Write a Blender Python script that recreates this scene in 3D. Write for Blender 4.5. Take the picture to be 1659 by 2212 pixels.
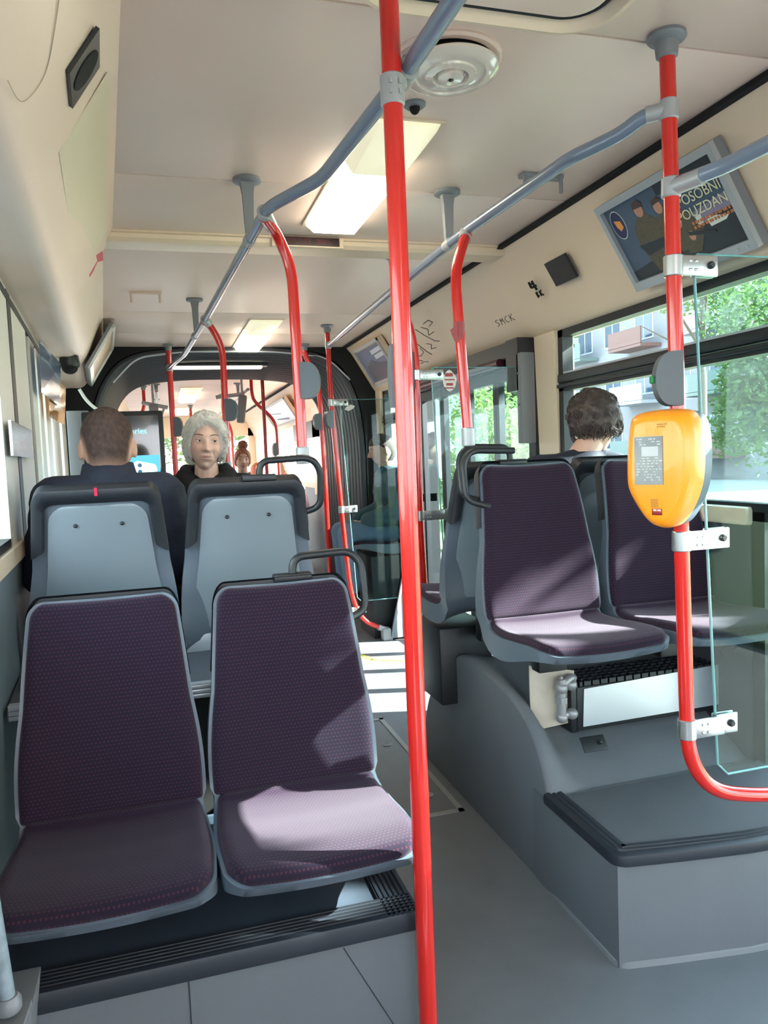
import bpy, bmesh, math, random
from mathutils import Vector, Matrix, noise
R = math.radians
random.seed(7)
sc = bpy.context.scene
for o in list(bpy.data.objects):
    bpy.data.objects.remove(o)

# ---------------------------------------------------------------- camera
cam_d = bpy.data.cameras.new('camera')
cam = bpy.data.objects.new('camera', cam_d)
sc.collection.objects.link(cam)
sc.camera = cam
cam_d.sensor_fit = 'VERTICAL'
cam_d.sensor_height = 36.0
cam_d.lens = 1640.0 / 2212.0 * 36.0
cam_d.clip_start = 0.05
rt = Vector((0.95808, -0.28306, -0.04087))
up = Vector((0.05938, 0.05726, 0.99680))
fw = Vector((0.28033, 0.95743, -0.07164))
fw = fw.normalized()
rt = (rt - fw * rt.dot(fw)).normalized()
up = rt.cross(fw).normalized()
cam.matrix_world = Matrix(((rt.x, up.x, -fw.x, 0.0), (rt.y, up.y, -fw.y, 0.0), (rt.z, up.z, -fw.z, 1.32), (0, 0, 0, 1)))

# ---------------------------------------------------------------- world, sun, exposure
SKY = 6.0
SUN = 46.0
SUN_DIR = Vector((-0.74, 0.22, -0.46)).normalized()      # the way the light travels
LAMP = 7.0
w = bpy.data.worlds.new('sky')
sc.world = w
w.use_nodes = True
nt = w.node_tree
bg = nt.nodes['Background']
tc = nt.nodes.new('ShaderNodeTexCoord')
sep = nt.nodes.new('ShaderNodeSeparateXYZ')
rmp = nt.nodes.new('ShaderNodeValToRGB')
nt.links.new(tc.outputs['Generated'], sep.inputs[0])
nt.links.new(sep.outputs['Z'], rmp.inputs[0])
rmp.color_ramp.elements[0].position = 0.0
rmp.color_ramp.elements[0].color = (0.95, 0.97, 1.0, 1)
rmp.color_ramp.elements[1].position = 0.7
rmp.color_ramp.elements[1].color = (0.66, 0.82, 1.0, 1)
nt.links.new(rmp.outputs[0], bg.inputs['Color'])
bg.inputs['Strength'].default_value = SKY
sd = bpy.data.lights.new('sun', 'SUN')
sd.energy = SUN
sd.angle = R(0.35)
sd.color = (1.0, 0.93, 0.85)
sun = bpy.data.objects.new('sun', sd)
sun.rotation_euler = SUN_DIR.to_track_quat('-Z', 'Y').to_euler()
sun.location = (8, -4, 8)
sc.collection.objects.link(sun)
vs = sc.view_settings
vs.view_transform = 'Standard'
vs.look = 'None'
vs.exposure = 0.84
vs.gamma = 1.0
vs.use_curve_mapping = False
try:
    sc.cycles.max_bounces = 10
    sc.cycles.diffuse_bounces = 6
    sc.cycles.transparent_max_bounces = 24
    sc.cycles.sample_clamp_indirect = 6.0
    sc.cycles.use_denoising = True
except Exception:
    pass

# ---------------------------------------------------------------- materials
def lin(c):
    return tuple(((v / 255.0) / 12.92 if v / 255.0 <= 0.04045 else ((v / 255.0 + 0.055) / 1.055) ** 2.4) for v in c) + (1,)

def M(name, c, rough=0.5, metal=0.0, var=0.0, vs=8.0, bump=0.0, bs=60.0, spec=0.5, emit=0.0, coat=0.0, sheen=0.0):
    m = bpy.data.materials.new(name)
    m.use_nodes = True
    n = m.node_tree
    b = n.nodes['Principled BSDF']
    col = lin(c)
    b.inputs['Base Color'].default_value = col
    b.inputs['Roughness'].default_value = rough
    b.inputs['Metallic'].default_value = metal
    b.inputs['Specular IOR Level'].default_value = spec
    b.inputs['Coat Weight'].default_value = coat
    b.inputs['Sheen Weight'].default_value = sheen
    if emit:
        b.inputs['Emission Color'].default_value = col
        b.inputs['Emission Strength'].default_value = emit
    t = n.nodes.new('ShaderNodeTexCoord')
    if var:
        no = n.nodes.new('ShaderNodeTexNoise')
        no.inputs['Scale'].default_value = vs
        no.inputs['Detail'].default_value = 6
        n.links.new(t.outputs['Object'], no.inputs['Vector'])
        mx = n.nodes.new('ShaderNodeMix')
        mx.data_type = 'RGBA'
        mx.inputs['A'].default_value = tuple(max(0, v * (1 - var)) for v in col[:3]) + (1,)
        mx.inputs['B'].default_value = tuple(min(1, v * (1 + var)) for v in col[:3]) + (1,)
        n.links.new(no.outputs['Fac'], mx.inputs['Factor'])
        n.links.new(mx.outputs['Result'], b.inputs['Base Color'])
    if bump:
        nb = n.nodes.new('ShaderNodeTexNoise')
        nb.inputs['Scale'].default_value = bs
        nb.inputs['Detail'].default_value = 4
        n.links.new(t.outputs['Object'], nb.inputs['Vector'])
        bp = n.nodes.new('ShaderNodeBump')
        bp.inputs['Strength'].default_value = bump
        bp.inputs['Distance'].default_value = 0.004
        n.links.new(nb.outputs['Fac'], bp.inputs['Height'])
        n.links.new(bp.outputs['Normal'], b.inputs['Normal'])
    return m

def M_fabric():
    m = M('moquette', (58, 44, 62), 0.92, spec=0.10, sheen=0.16)
    m.node_tree.nodes['Principled BSDF'].inputs['Sheen Tint'].default_value = (0.85, 0.72, 0.82, 1)
    n = m.node_tree
    b = n.nodes['Principled BSDF']
    uv = n.nodes.new('ShaderNodeUVMap')
    uv.uv_map = 'uv'
    sp = n.nodes.new('ShaderNodeSeparateXYZ')
    n.links.new(uv.outputs[0], sp.inputs[0])
    def mth(op, a, bb=None):
        k = n.nodes.new('ShaderNodeMath')
        k.operation = op
        for i, v in enumerate((a, bb)):
            if v is None:
                continue
            if isinstance(v, (int, float)):
                k.inputs[i].default_value = v
            else:
                n.links.new(v, k.inputs[i])
        return k.outputs[0]
    P = 0.0088
    row = mth('DIVIDE', sp.outputs['Y'], P)
    half = mth('MULTIPLY', mth('MODULO', mth('FLOOR', row), 2.0), 0.5)
    fx = mth('SUBTRACT', mth('FRACT', mth('ADD', mth('DIVIDE', sp.outputs['X'], P), mth('ADD', half, 100.0))), 0.5)
    fy = mth('SUBTRACT', mth('FRACT', mth('ADD', row, 100.0)), 0.5)
    d = mth('SQRT', mth('ADD', mth('MULTIPLY', fx, fx), mth('MULTIPLY', mth('MULTIPLY', fy, fy), 1.8)))
    dot = mth('LESS_THAN', d, 0.27)
    mx = n.nodes.new('ShaderNodeMix')
    mx.data_type = 'RGBA'
    mx.inputs['A'].default_value = lin((34, 26, 40))
    mx.inputs['B'].default_value = lin((62, 35, 46))
    n.links.new(dot, mx.inputs['Factor'])
    # fine weave
    t = n.nodes.new('ShaderNodeTexCoord')
    no = n.nodes.new('ShaderNodeTexNoise')
    no.inputs['Scale'].default_value = 600
    n.links.new(t.outputs['Object'], no.inputs['Vector'])
    m2 = n.nodes.new('ShaderNodeMix')
    m2.data_type = 'RGBA'
    m2.blend_type = 'MULTIPLY'
    m2.inputs['Factor'].default_value = 0.5
    n.links.new(mx.outputs['Result'], m2.inputs['A'])
    n.links.new(no.outputs['Color'], m2.inputs['B'])
    n.links.new(mx.outputs['Result'], b.inputs['Base Color'])
    bp = n.nodes.new('ShaderNodeBump')
    bp.inputs['Strength'].default_value = 0.35
    bp.inputs['Distance'].default_value = 0.001
    n.links.new(no.outputs['Fac'], bp.inputs['Height'])
    n.links.new(bp.outputs['Normal'], b.inputs['Normal'])
    return m

def M_glass(name, tint=(235, 245, 245), refl=0.10, haze=0.0, hcol=(190, 205, 210)):
    m = bpy.data.materials.new(name)
    m.use_nodes = True
    n = m.node_tree
    n.nodes.remove(n.nodes['Principled BSDF'])
    out = n.nodes['Material Output']
    tr = n.nodes.new('ShaderNodeBsdfTransparent')
    tr.inputs[0].default_value = lin(tint)
    gl = n.nodes.new('ShaderNodeBsdfGlossy')
    gl.inputs['Roughness'].default_value = 0.02
    lw = n.nodes.new('ShaderNodeLayerWeight')
    lw.inputs[0].default_value = 0.5
    pw = n.nodes.new('ShaderNodeMath')
    pw.operation = 'POWER'
    pw.inputs[1].default_value = 4.0
    n.links.new(lw.outputs['Facing'], pw.inputs[0])
    ml = n.nodes.new('ShaderNodeMath')
    ml.operation = 'MULTIPLY_ADD'
    ml.use_clamp = True
    ml.inputs[1].default_value = 0.45
    ml.inputs[2].default_value = refl * 0.5
    n.links.new(pw.outputs[0], ml.inputs[0])
    mx = n.nodes.new('ShaderNodeMixShader')
    n.links.new(ml.outputs[0], mx.inputs[0])
    n.links.new(tr.outputs[0], mx.inputs[1])
    n.links.new(gl.outputs[0], mx.inputs[2])
    last = mx
    if haze:
        df = n.nodes.new('ShaderNodeBsdfDiffuse')
        df.inputs[0].default_value = lin(hcol)
        m2 = n.nodes.new('ShaderNodeMixShader')
        m2.inputs[0].default_value = haze
        n.links.new(mx.outputs[0], m2.inputs[1])
        n.links.new(df.outputs[0], m2.inputs[2])
        last = m2
    n.links.new(last.outputs[0], out.inputs[0])
    return m

def M_col(name, rough=0.55, spec=0.3, sub=0.0):
    m = M(name, (200, 150, 130), rough, spec=spec, bump=0.08, bs=250)
    n = m.node_tree
    a = n.nodes.new('ShaderNodeVertexColor')
    a.layer_name = 'col'
    b = n.nodes['Principled BSDF']
    n.links.new(a.outputs['Color'], b.inputs['Base Color'])
    if sub:
        b.inputs['Subsurface Weight'].default_value = sub
        b.inputs['Subsurface Scale'].default_value = 0.01
    return m

FAB = M_fabric()
SHELL = M('seat_plastic_grey', (88, 97, 108), 0.38, var=0.10, vs=5, bump=0.05, bs=300)
PANEL = M('seat_back_plastic', (118, 126, 134), 0.30, var=0.08, vs=4, bump=0.03, bs=200)
RUBBER = M('dark_soft_plastic', (27, 30, 37), 0.5, bump=0.08, bs=400)
BLACK = M('black_plastic', (26, 28, 32), 0.45)
VOID = M('black_matt', (12, 13, 15), 0.9)
RED = M('red_enamel', (198, 31, 24), 0.22, coat=0.5, var=0.04, vs=3)
DRED = M('worn_red_enamel', (178, 30, 28), 0.3, coat=0.3)
RAIL = M('blue_grey_enamel', (112, 124, 142), 0.25, coat=0.3)
CLAMP = M('cast_grey', (160, 160, 162), 0.38, metal=0.2)
FLANGE = M('grey_plastic', (118, 120, 124), 0.45)
STEEL = M('brushed_steel', (186, 188, 188), 0.28, metal=0.85, bump=0.03, bs=500)
ALU = M('aluminium', (196, 200, 206), 0.35, metal=0.55)
CREAM = M('cream_laminate', (222, 196, 182), 0.42, var=0.035, vs=2.5, bump=0.02, bs=120)
CREAM2 = M('cream_moulding', (222, 200, 174), 0.40, var=0.03, vs=3)
CREAMP = M('pale_panel_insert', (212, 198, 176), 0.4)
FLOORM = M('floor_vinyl', (102, 106, 111), 0.42, var=0.16, vs=9, bump=0.12, bs=350)
CARPET = M('grey_lining', (80, 83, 88), 0.75, var=0.12, vs=7, bump=0.2, bs=320)
NOSE = M('nosing_rubber', (36, 40, 48), 0.42)
RISER = M('podium_lining', (96, 99, 104), 0.7, var=0.10, vs=6, bump=0.15, bs=320)
WALLG = M('grey_wall_laminate', (112, 122, 128), 0.5, var=0.06, vs=4)
SKIN = M_col('skin', 0.5, 0.35, 0.12)
NAVY = M('navy_jacket_cloth', (26, 30, 46), 0.8, bump=0.3, bs=60, var=0.2, vs=10)
BLKCOAT = M('black_coat_cloth', (18, 18, 24), 0.85, bump=0.3, bs=70)
TEAL = M('teal_jacket_cloth', (48, 78, 88), 0.8, bump=0.3, bs=50, var=0.25, vs=9)
DENIM = M('pale_denim', (84, 104, 128), 0.85, bump=0.25, bs=200, var=0.12, vs=14)
DARKT = M('dark_trousers', (30, 32, 40), 0.85)
LEATHER = M('black_leather', (22, 20, 20), 0.4)
CLEARG = M_glass('window_glass', (232, 244, 244), 0.06)
SCREENG = M_glass('screen_glass', (230, 240, 240), 0.035)
DOORG = M_glass('door_glass', (232, 242, 242), 0.06)
EDGEG = M('green_glass_edge', (104, 158, 160), 0.15, spec=0.6)
ORANGE = M('orange_plastic', (243, 146, 24), 0.35, coat=0.25)
WHITEP = M('white_plastic', (226, 226, 222), 0.4)
YELLOW = M('yellow_tape', (196, 196, 70), 0.6)
GREEN = M('green_button', (30, 110, 60), 0.4, emit=0.15)
REDLED = M('red_lit_display', (120, 14, 16), 0.4, emit=0.12)
LEDDOT = M('led_points', (255, 190, 150), 0.4, emit=3.0)
DSIGN = M('dark_display_glass', (40, 16, 20), 0.3)
SIGNLED = M('unlit_red_leds', (96, 28, 36), 0.5)
INK = M('marker_ink', (56, 52, 50), 0.7)
STK = M('sticker_white', (205, 196, 192), 0.6, var=0.25, vs=60)
STKR = M('sticker_red', (150, 60, 62), 0.6, var=0.3, vs=80)
PINK = M('red_marker', (196, 30, 66), 0.5)

# ---------------------------------------------------------------- mesh collector
def fillet(pts, rad, n=7):
    pts = [Vector(p) for p in pts]
    if rad <= 0 or len(pts) < 3:
        return pts
    out = [pts[0]]
    for i in range(1, len(pts) - 1):
        a, b, c = pts[i - 1], pts[i], pts[i + 1]
        r1 = min(rad, (a - b).length * 0.48)
        r2 = min(rad, (c - b).length * 0.48)
        p0 = b + (a - b).normalized() * r1
        p2 = b + (c - b).normalized() * r2
        for k in range(n + 1):
            t = k / n
            out.append(p0 * (1 - t) ** 2 + b * 2 * t * (1 - t) + p2 * t * t)
    out.append(pts[-1])
    return out

class G:
    def __init__(s):
        s.V, s.F, s.MI, s.UV, s.COL = [], [], [], {}, {}
    def add(s, vs, fs, mi=0, uv=None, col=None):
        b = len(s.V)
        s.V += [Vector(v) for v in vs]
        s.F += [[i + b for i in f] for f in fs]
        s.MI += [mi] * len(fs)
        if uv:
            for i, u in enumerate(uv):
                s.UV[b + i] = u
        if col is not None:
            for i in range(len(vs)):
                s.COL[b + i] = col if not isinstance(col, list) else col[i]
        return s
    def box(s, c, d, mi=0, bev=0.0, rot=None, seg=2):
        bm = bmesh.new()
        bmesh.ops.create_cube(bm, size=1)
        for v in bm.verts:
            v.co = Vector((v.co.x * d[0], v.co.y * d[1], v.co.z * d[2]))
        if bev:
            bmesh.ops.bevel(bm, geom=bm.edges[:], offset=min(bev, min(d) * 0.49), segments=seg, affect='EDGES', profile=0.5)
        m = rot if rot is not None else Matrix.Identity(3)
        bm.verts.index_update()
        vs = [m @ v.co + Vector(c) for v in bm.verts]
        fs = [[v.index for v in f.verts] for f in bm.faces]
        bm.free()
        return s.add(vs, fs, mi)
    def span(s, a, b, mi=0, bev=0.0):
        a, b = Vector(a), Vector(b)
        return s.box((a + b) / 2, [abs(x) for x in (b - a)], mi, bev)
    def tube(s, pts, r, seg=14, fil=0.0, mi=0, closed=False, sq=1.0):
        p = fillet(pts, fil)
        q = [p[0]]
        for v in p[1:]:
            if (v - q[-1]).length > 1e-5:
                q.append(v)
        p = q
        n = len(p)
        rr = r if isinstance(r, (list, tuple)) else [r] * n
        if len(rr) != n:
            rr = [rr[0] + (rr[-1] - rr[0]) * i / (n - 1) for i in range(n)]
        tg = []
        for i in range(n):
            if closed:
                t = p[(i + 1) % n] - p[i - 1]
            else:
                t = p[min(i + 1, n - 1)] - p[max(i - 1, 0)]
            tg.append(t.normalized())
        u = tg[0].orthogonal().normalized()
        if abs(tg[0].z) < 0.9:
            u = tg[0].cross(Vector((0, 0, 1))).normalized()
        vs, fs = [], []
        for i in range(n):
            if i:
                u = (u - tg[i] * u.dot(tg[i]))
                u = u.normalized() if u.length > 1e-6 else tg[i].orthogonal().normalized()
            w2 = tg[i].cross(u)
            for k in range(seg):
                a = 2 * math.pi * k / seg
                vs.append(p[i] + (u * math.cos(a) + w2 * math.sin(a) * sq) * rr[i])
        for i in range(n if closed else n - 1):
            j = (i + 1) % n
            for k in range(seg):
                l = (k + 1) % seg
                fs.append([i * seg + k, i * seg + l, j * seg + l, j * seg + k])
        if not closed:
            fs.append(list(range(seg))[::-1])
            fs.append([(n - 1) * seg + k for k in range(seg)])
        return s.add(vs, fs, mi)
    def lathe(s, prof, c=(0, 0, 0), rot=None, seg=28, mi=0):
        m = rot if rot is not None else Matrix.Identity(3)
        vs, fs = [], []
        for (r, z) in prof:
            for k in range(seg):
                a = 2 * math.pi * k / seg
                vs.append(m @ Vector((r * math.cos(a), r * math.sin(a), z)) + Vector(c))
        for i in range(len(prof) - 1):
            for k in range(seg):
                l = (k + 1) % seg
                fs.append([i * seg + k, i * seg + l, (i + 1) * seg + l, (i + 1) * seg + k])
        fs.append(list(range(seg))[::-1])
        fs.append([(len(prof) - 1) * seg + k for k in range(seg)])
        return s.add(vs, fs, mi)
    def ball(s, c, r, seg=16, ring=10, mi=0, rot=None, col=None):
        r = Vector((r, r, r)) if isinstance(r, (int, float)) else Vector(r)
        m = rot if rot is not None else Matrix.Identity(3)
        vs, fs = [Vector((0, 0, r.z))], []
        for i in range(1, ring):
            th = math.pi * i / ring
            for k in range(seg):
                a = 2 * math.pi * k / seg
                vs.append(Vector((r.x * math.sin(th) * math.cos(a), r.y * math.sin(th) * math.sin(a), r.z * math.cos(th))))
        vs.append(Vector((0, 0, -r.z)))
        for k in range(seg):
            l = (k + 1) % seg
            fs.append([0, 1 + k, 1 + l])
            for i in range(ring - 2):
                a = 1 + i * seg
                fs.append([a + k, a + seg + k, a + seg + l, a + l])
            a = 1 + (ring - 2) * seg
            fs.append([len(vs) - 1, a + l, a + k])
        return s.add([m @ v + Vector(c) for v in vs], fs, mi, col=col)
    def cap(s, a, b, ra, rb, mi=0):
        s.tube([a, b], [ra, rb], 14, mi=mi)
        s.ball(a, ra, 14, 8, mi)
        s.ball(b, rb, 14, 8, mi)
        return s
    def prism(s, pts, ext, mi=0):
        pts = [Vector(p) for p in pts]
        e = Vector(ext)
        n = len(pts)
        nn = Vector((0, 0, 0))
        for i in range(n):
            nn += pts[i].cross(pts[(i + 1) % n])
        if nn.dot(e) > 0:
            pts = pts[::-1]
        vs = pts + [p + e for p in pts]
        fs = [list(range(n)), [n + i for i in range(n)][::-1]]
        for i in range(n):
            j = (i + 1) % n
            fs.append([i, i + n, j + n, j])
        return s.add(vs, fs, mi)
    def loft(s, rings, mi=0, closed=True, caps=True):
        n = len(rings[0])
        vs = [v for r in rings for v in r]
        fs = []
        for i in range(len(rings) - 1):
            for k in range(n if closed else n - 1):
                l = (k + 1) % n
                fs.append([i * n + k, (i + 1) * n + k, (i + 1) * n + l, i * n + l])
        if caps and closed:
            fs.append(list(range(n)))
            fs.append([(len(rings) - 1) * n + k for k in range(n)][::-1])
        return s.add(vs, fs, mi)
    def obj(s, name, mats, parent=None, sharp=38, world=True, fix=True):
        mats = mats if isinstance(mats, (list, tuple)) else [mats]
        me = bpy.data.meshes.new(name)
        vs = [v.copy() for v in s.V]
        off = Vector((0, 0, 0))
        if parent is not None:
            if world:
                p = parent
                while p is not None:
                    off += p.location
                    p = p.parent
        elif world:
            lo = Vector([min(v[i] for v in vs) for i in range(3)])
            hi = Vector([max(v[i] for v in vs) for i in range(3)])
            off = Vector(((lo.x + hi.x) / 2, (lo.y + hi.y) / 2, lo.z))
        me.from_pydata([v - off for v in vs], [], s.F)
        for m in mats:
            me.materials.append(m)
        me.polygons.foreach_set('material_index', s.MI)
        if fix:
            bm = bmesh.new()
            bm.from_mesh(me)
            bmesh.ops.recalc_face_normals(bm, faces=bm.faces)
            bm.to_mesh(me)
            bm.free()
        me.polygons.foreach_set('use_smooth', [True] * len(me.polygons))
        me.set_sharp_from_angle(angle=R(sharp))
        if s.UV:
            ul = me.uv_layers.new(name='uv')
            for l in me.loops:
                ul.data[l.index].uv = s.UV.get(l.vertex_index, (0, 0))
        if s.COL:
            ca = me.color_attributes.new('col', 'FLOAT_COLOR', 'POINT')
            for i in range(len(me.vertices)):
                c = s.COL.get(i, (0.5, 0.5, 0.5))
                ca.data[i].color = (c[0], c[1], c[2], 1)
        o = bpy.data.objects.new(name, me)
        sc.collection.objects.link(o)
        if parent is not None:
            o.parent = parent
        elif world:
            o.location = off
        return o

def tag(o, label, cat, group=None):
    o['label'] = label
    o['category'] = cat
    if group:
        o['group'] = group
    return o

def thing(name, loc, label, cat, group=None, rz=0.0, s=1.0):
    o = bpy.data.objects.new(name, None)
    o.empty_display_size = 0.1
    sc.collection.objects.link(o)
    o.location = loc
    o.rotation_euler = (0, 0, rz)
    o.scale = (s, s, s)
    return tag(o, label, cat, group)

def struct(o):
    o['kind'] = 'structure'
    return o

def kids(o):
    return [c for c in bpy.data.objects if c.parent == o]

def dup(o, loc, label, rz=None, group=None, skip=()):
    def cp(a, par):
        c = a.copy()
        sc.collection.objects.link(c)
        c.parent = par
        for ch in kids(a):
            if ch.name.split('.')[0] not in skip:
                cp(ch, c)
        return c
    c = cp(o, None)
    c.location = loc
    if rz is not None:
        c.rotation_euler = (0, 0, rz)
    c['label'] = label
    if group:
        c['group'] = group
    return c

def rotm(axis, a):
    return Matrix.Rotation(a, 3, axis)

def align(d):
    return Vector(d).to_track_quat('Z', 'Y').to_matrix()

def text(body, size, mat, mtx, parent, name='lettering', ext=0.0004):
    cu = bpy.data.curves.new(name, 'FONT')
    cu.body = body
    cu.size = size
    cu.extrude = ext
    cu.align_x = 'CENTER'
    cu.align_y = 'CENTER'
    t = bpy.data.objects.new(name + '_tmp', cu)
    sc.collection.objects.link(t)
    dg = bpy.context.evaluated_depsgraph_get()
    me = t.evaluated_get(dg).to_mesh()
    vs = [mtx @ v.co for v in me.vertices]
    fs = [list(p.vertices) for p in me.polygons]
    t.evaluated_get(dg).to_mesh_clear()
    bpy.data.objects.remove(t)
    bpy.data.curves.remove(cu)
    return G().add(vs, fs).obj(name, mat, parent)

def frame_m(o, x, y):
    x, y = Vector(x).normalized(), Vector(y).normalized()
    z = x.cross(y)
    o = Vector(o)
    return Matrix(((x.x, y.x, z.x, o.x), (x.y, y.y, z.y, o.y), (x.z, y.z, z.z, o.z), (0, 0, 0, 1)))

def WL(y):
    return -0.43 - 0.06 * (max(y, 1.0) - 2.4)
# ================================================================ THE SETTING
YB, YJ0, YJ1, YE = -3.0, 6.25, 7.55, 15.0        # bus front end, joint, rear end
XR = 1.80

g = G()
g.span((-0.9, YB, -0.06), (2.0, YE, 0.0))
floor = struct(g.obj('floor', FLOORM))
g = G()                                            # hatch in the aisle floor: frame and screws
fr = [(0.62, 2.56), (1.0, 2.56), (1.0, 3.62), (0.62, 3.62)]
for i in range(4):
    a, b = Vector(fr[i] + (0.0,)), Vector(fr[(i + 1) % 4] + (0.0,))
    d = (b - a).normalized()
    n = Vector((-d.y, d.x, 0)) * 0.011
    a2, b2 = a - d * 0.011, b + d * 0.011
    g.prism([a2 - n, b2 - n, b2 + n, a2 + n], (0, 0, 0.004))
fh = g.obj('floor_hatch', M('hatch_edge_strip', (150, 152, 150), 0.4, metal=0.3))
tag(fh, 'metal strip frame of the hatch set in the aisle floor', 'floor hatch')
for p in ((0.93, 3.28), (0.93, 2.72)):
    g = G()
    g.lathe([(0.020, 0), (0.020, 0.003), (0.013, 0.003), (0.013, 0.002), (0.006, 0.002), (0.005, 0.004), (0, 0.004)], (p[0], p[1], 0.0005))
    g.obj('hatch_latch', STEEL, fh)
g = G()
g.prism([(1.17, 4.93, 0), (1.22, 4.93, 0), (1.30, 4.74, 0), (1.25, 4.72, 0)], (0, 0, 0.002))
g.prism([(1.25, 4.72, 0), (1.26, 4.75, 0), (1.78, 4.44, 0), (1.78, 4.40, 0)], (0, 0, 0.002))
tag(g.obj('floor_tape', YELLOW), 'yellow line marked on the floor before the side door', 'floor marking')

# ceiling panels with narrow joints
g = G()
ys = [YB, -1.2, 0.45, 1.57, 2.60, 3.20, 4.84, 5.60, YJ0]
for a, b in zip(ys[:-1], ys[1:]):
    g.span((-0.50, a + 0.003, 2.25), (1.56, b - 0.003, 2.27), bev=0.003)
g.span((-0.55, YB, 2.272), (1.95, YJ0, 2.30), 1)
struct(g.obj('ceiling', [CREAM, VOID]))
g = G()                                            # moulded beam across the ceiling
g.prism([(-0.34, 3.20, 2.255), (-0.34, 3.205, 2.225), (-0.34, 3.22, 2.212), (-0.34, 3.34, 2.212), (-0.34, 3.355, 2.222), (-0.34, 3.36, 2.25)], (1.90, 0, 0))
g.prism([(-0.34, 3.205, 2.25), (-0.34, 3.19, 2.25), (-0.34, 3.19, 2.243), (-0.34, 3.205, 2.240)], (1.90, 0, 0))
struct(g.obj('trim_1', CREAM2))

# right cove
covN = [(1.535, 2.262), (1.545, 2.236), (1.58, 2.20), (1.66, 2.07), (1.735, 1.945), (1.765, 1.895), (1.79, 1.868), (1.84, 1.858)]
def cove(prof, y0, y1, x_off=0.0):
    g = G()
    P = [Vector((x, 0, z)) for x, z in prof]
    P = [q for q in fillet(P, 0.05, 4)]
    back = [Vector((1.95, 0, 1.86)), Vector((1.95, 0, 2.29)), Vector((1.60, 0, 2.29))]
    ring = P + back
    g.loft([[Vector((q.x + x_off, y, q.z)) for q in ring] for y in (y0, y0 + 0.006, y1 - 0.006, y1)])
    return g
struct(cove(covN, YB, 3.42).obj('trim_2', CREAM2, sharp=50))
struct(cove(covN, 3.424, YJ0, 0.012).obj('trim_3', CREAM2, sharp=50))
g = G()
g.span((1.519, YB, 2.235), (1.545, YJ0, 2.2515))
struct(g.obj('trim_4', VOID))

# right wall below the window, pillar, rails
g = G()
g.span((XR, 1.98, 0.0), (1.90, 3.36, 1.06), 0)
g.span((1.775, 1.98, 1.055), (1.90, 3.18, 1.115), 1, 0.012)
g.prism([(1.80, 3.17, 0.9), (1.80, 3.36, 0.9), (1.775, 3.36, 1.87), (1.775, 3.17, 1.87)], (0.1, 0, 0), 1)
g.span((XR, 5.16, 0.0), (1.92, YJ0, 1.0), 0)
g.span((1.785, 5.14, 0.98), (1.92, YJ0, 1.06), 1, 0.012)
g.span((1.79, 5.14, 0.0), (1.92, 5.24, 1.88), 2)
g.span((1.79, 6.10, 1.0), (1.92, YJ0, 1.88), 1)
g.span((XR, YB, 0.0), (1.90, -0.4, 1.06), 0)
struct(g.obj('wall_right', [M('dark_wall_lining', (70, 72, 78), 0.6, var=0.06, vs=4), CREAM2, BLACK]))
# right window with upper hopper pane
def window(name, y0, y1, zs, x, mull=True, glass=CLEARG):
    fg = G()
    t = 0.022
    fg.span((x, y0, zs), (x + 0.05, y1, zs + 0.012))
    fg.span((x - 0.004, y0, 1.835), (x + 0.05, y1, 1.868))
    fg.span((x - 0.004, y1 - 0.04, zs), (x + 0.05, y1, 1.868))
    fg.span((x - 0.004, y0, zs), (x + 0.05, y0 + 0.03, 1.868))
    if mull:
        fg.span((x - 0.012, y0, 1.628), (x + 0.05, y1, 1.668), bev=0.006)
        fg.span((x - 0.018, y0, 1.604), (x + 0.05, y1, 1.622), bev=0.006)
        fg.span((x - 0.004, y0, 1.59), (x + 0.05, y1, 1.606))
    f = struct(fg.obj(name, BLACK))
    gg = G()
    gg.span((x + 0.02, y0 + 0.02, zs), (x + 0.026, y1 - 0.02, 1.85))
    gg.obj('window_pane', glass, f)
    if mull:
        gg = G()
        gg.span((x - 0.003, y0 + 0.03, 1.668), (x + 0.016, y1 - 0.04, 1.676))
        gg.obj('bright_bead', ALU, f)
    return f
window('window_1', -0.4, 3.17, 1.115, 1.80)
window('window_2', 5.24, 6.10, 1.06, 1.82)
# near door leaf to the right of the step: glass in a dark frame
g = G()
g.span((1.80, 0.55, 0.02), (1.85, 0.62, 1.10))
g.span((1.80, 1.93, 0.02), (1.85, 1.985, 1.10))
g.span((1.80, 0.55, 0.0), (1.85, 1.985, 0.10))
g.span((1.80, 0.55, 1.07), (1.85, 1.985, 1.115))
d2 = struct(g.obj('door_2', BLACK))
g = G()
g.span((1.822, 0.6, 0.08), (1.828, 1.95, 1.09))
g.obj('door_pane', DOORG, d2)
g = G()
g.tube([(1.785, 2.10, 0.62), (1.785, 1.60, 1.02)], 0.016)
g.obj('push_bar', BLACK, d2)

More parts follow.
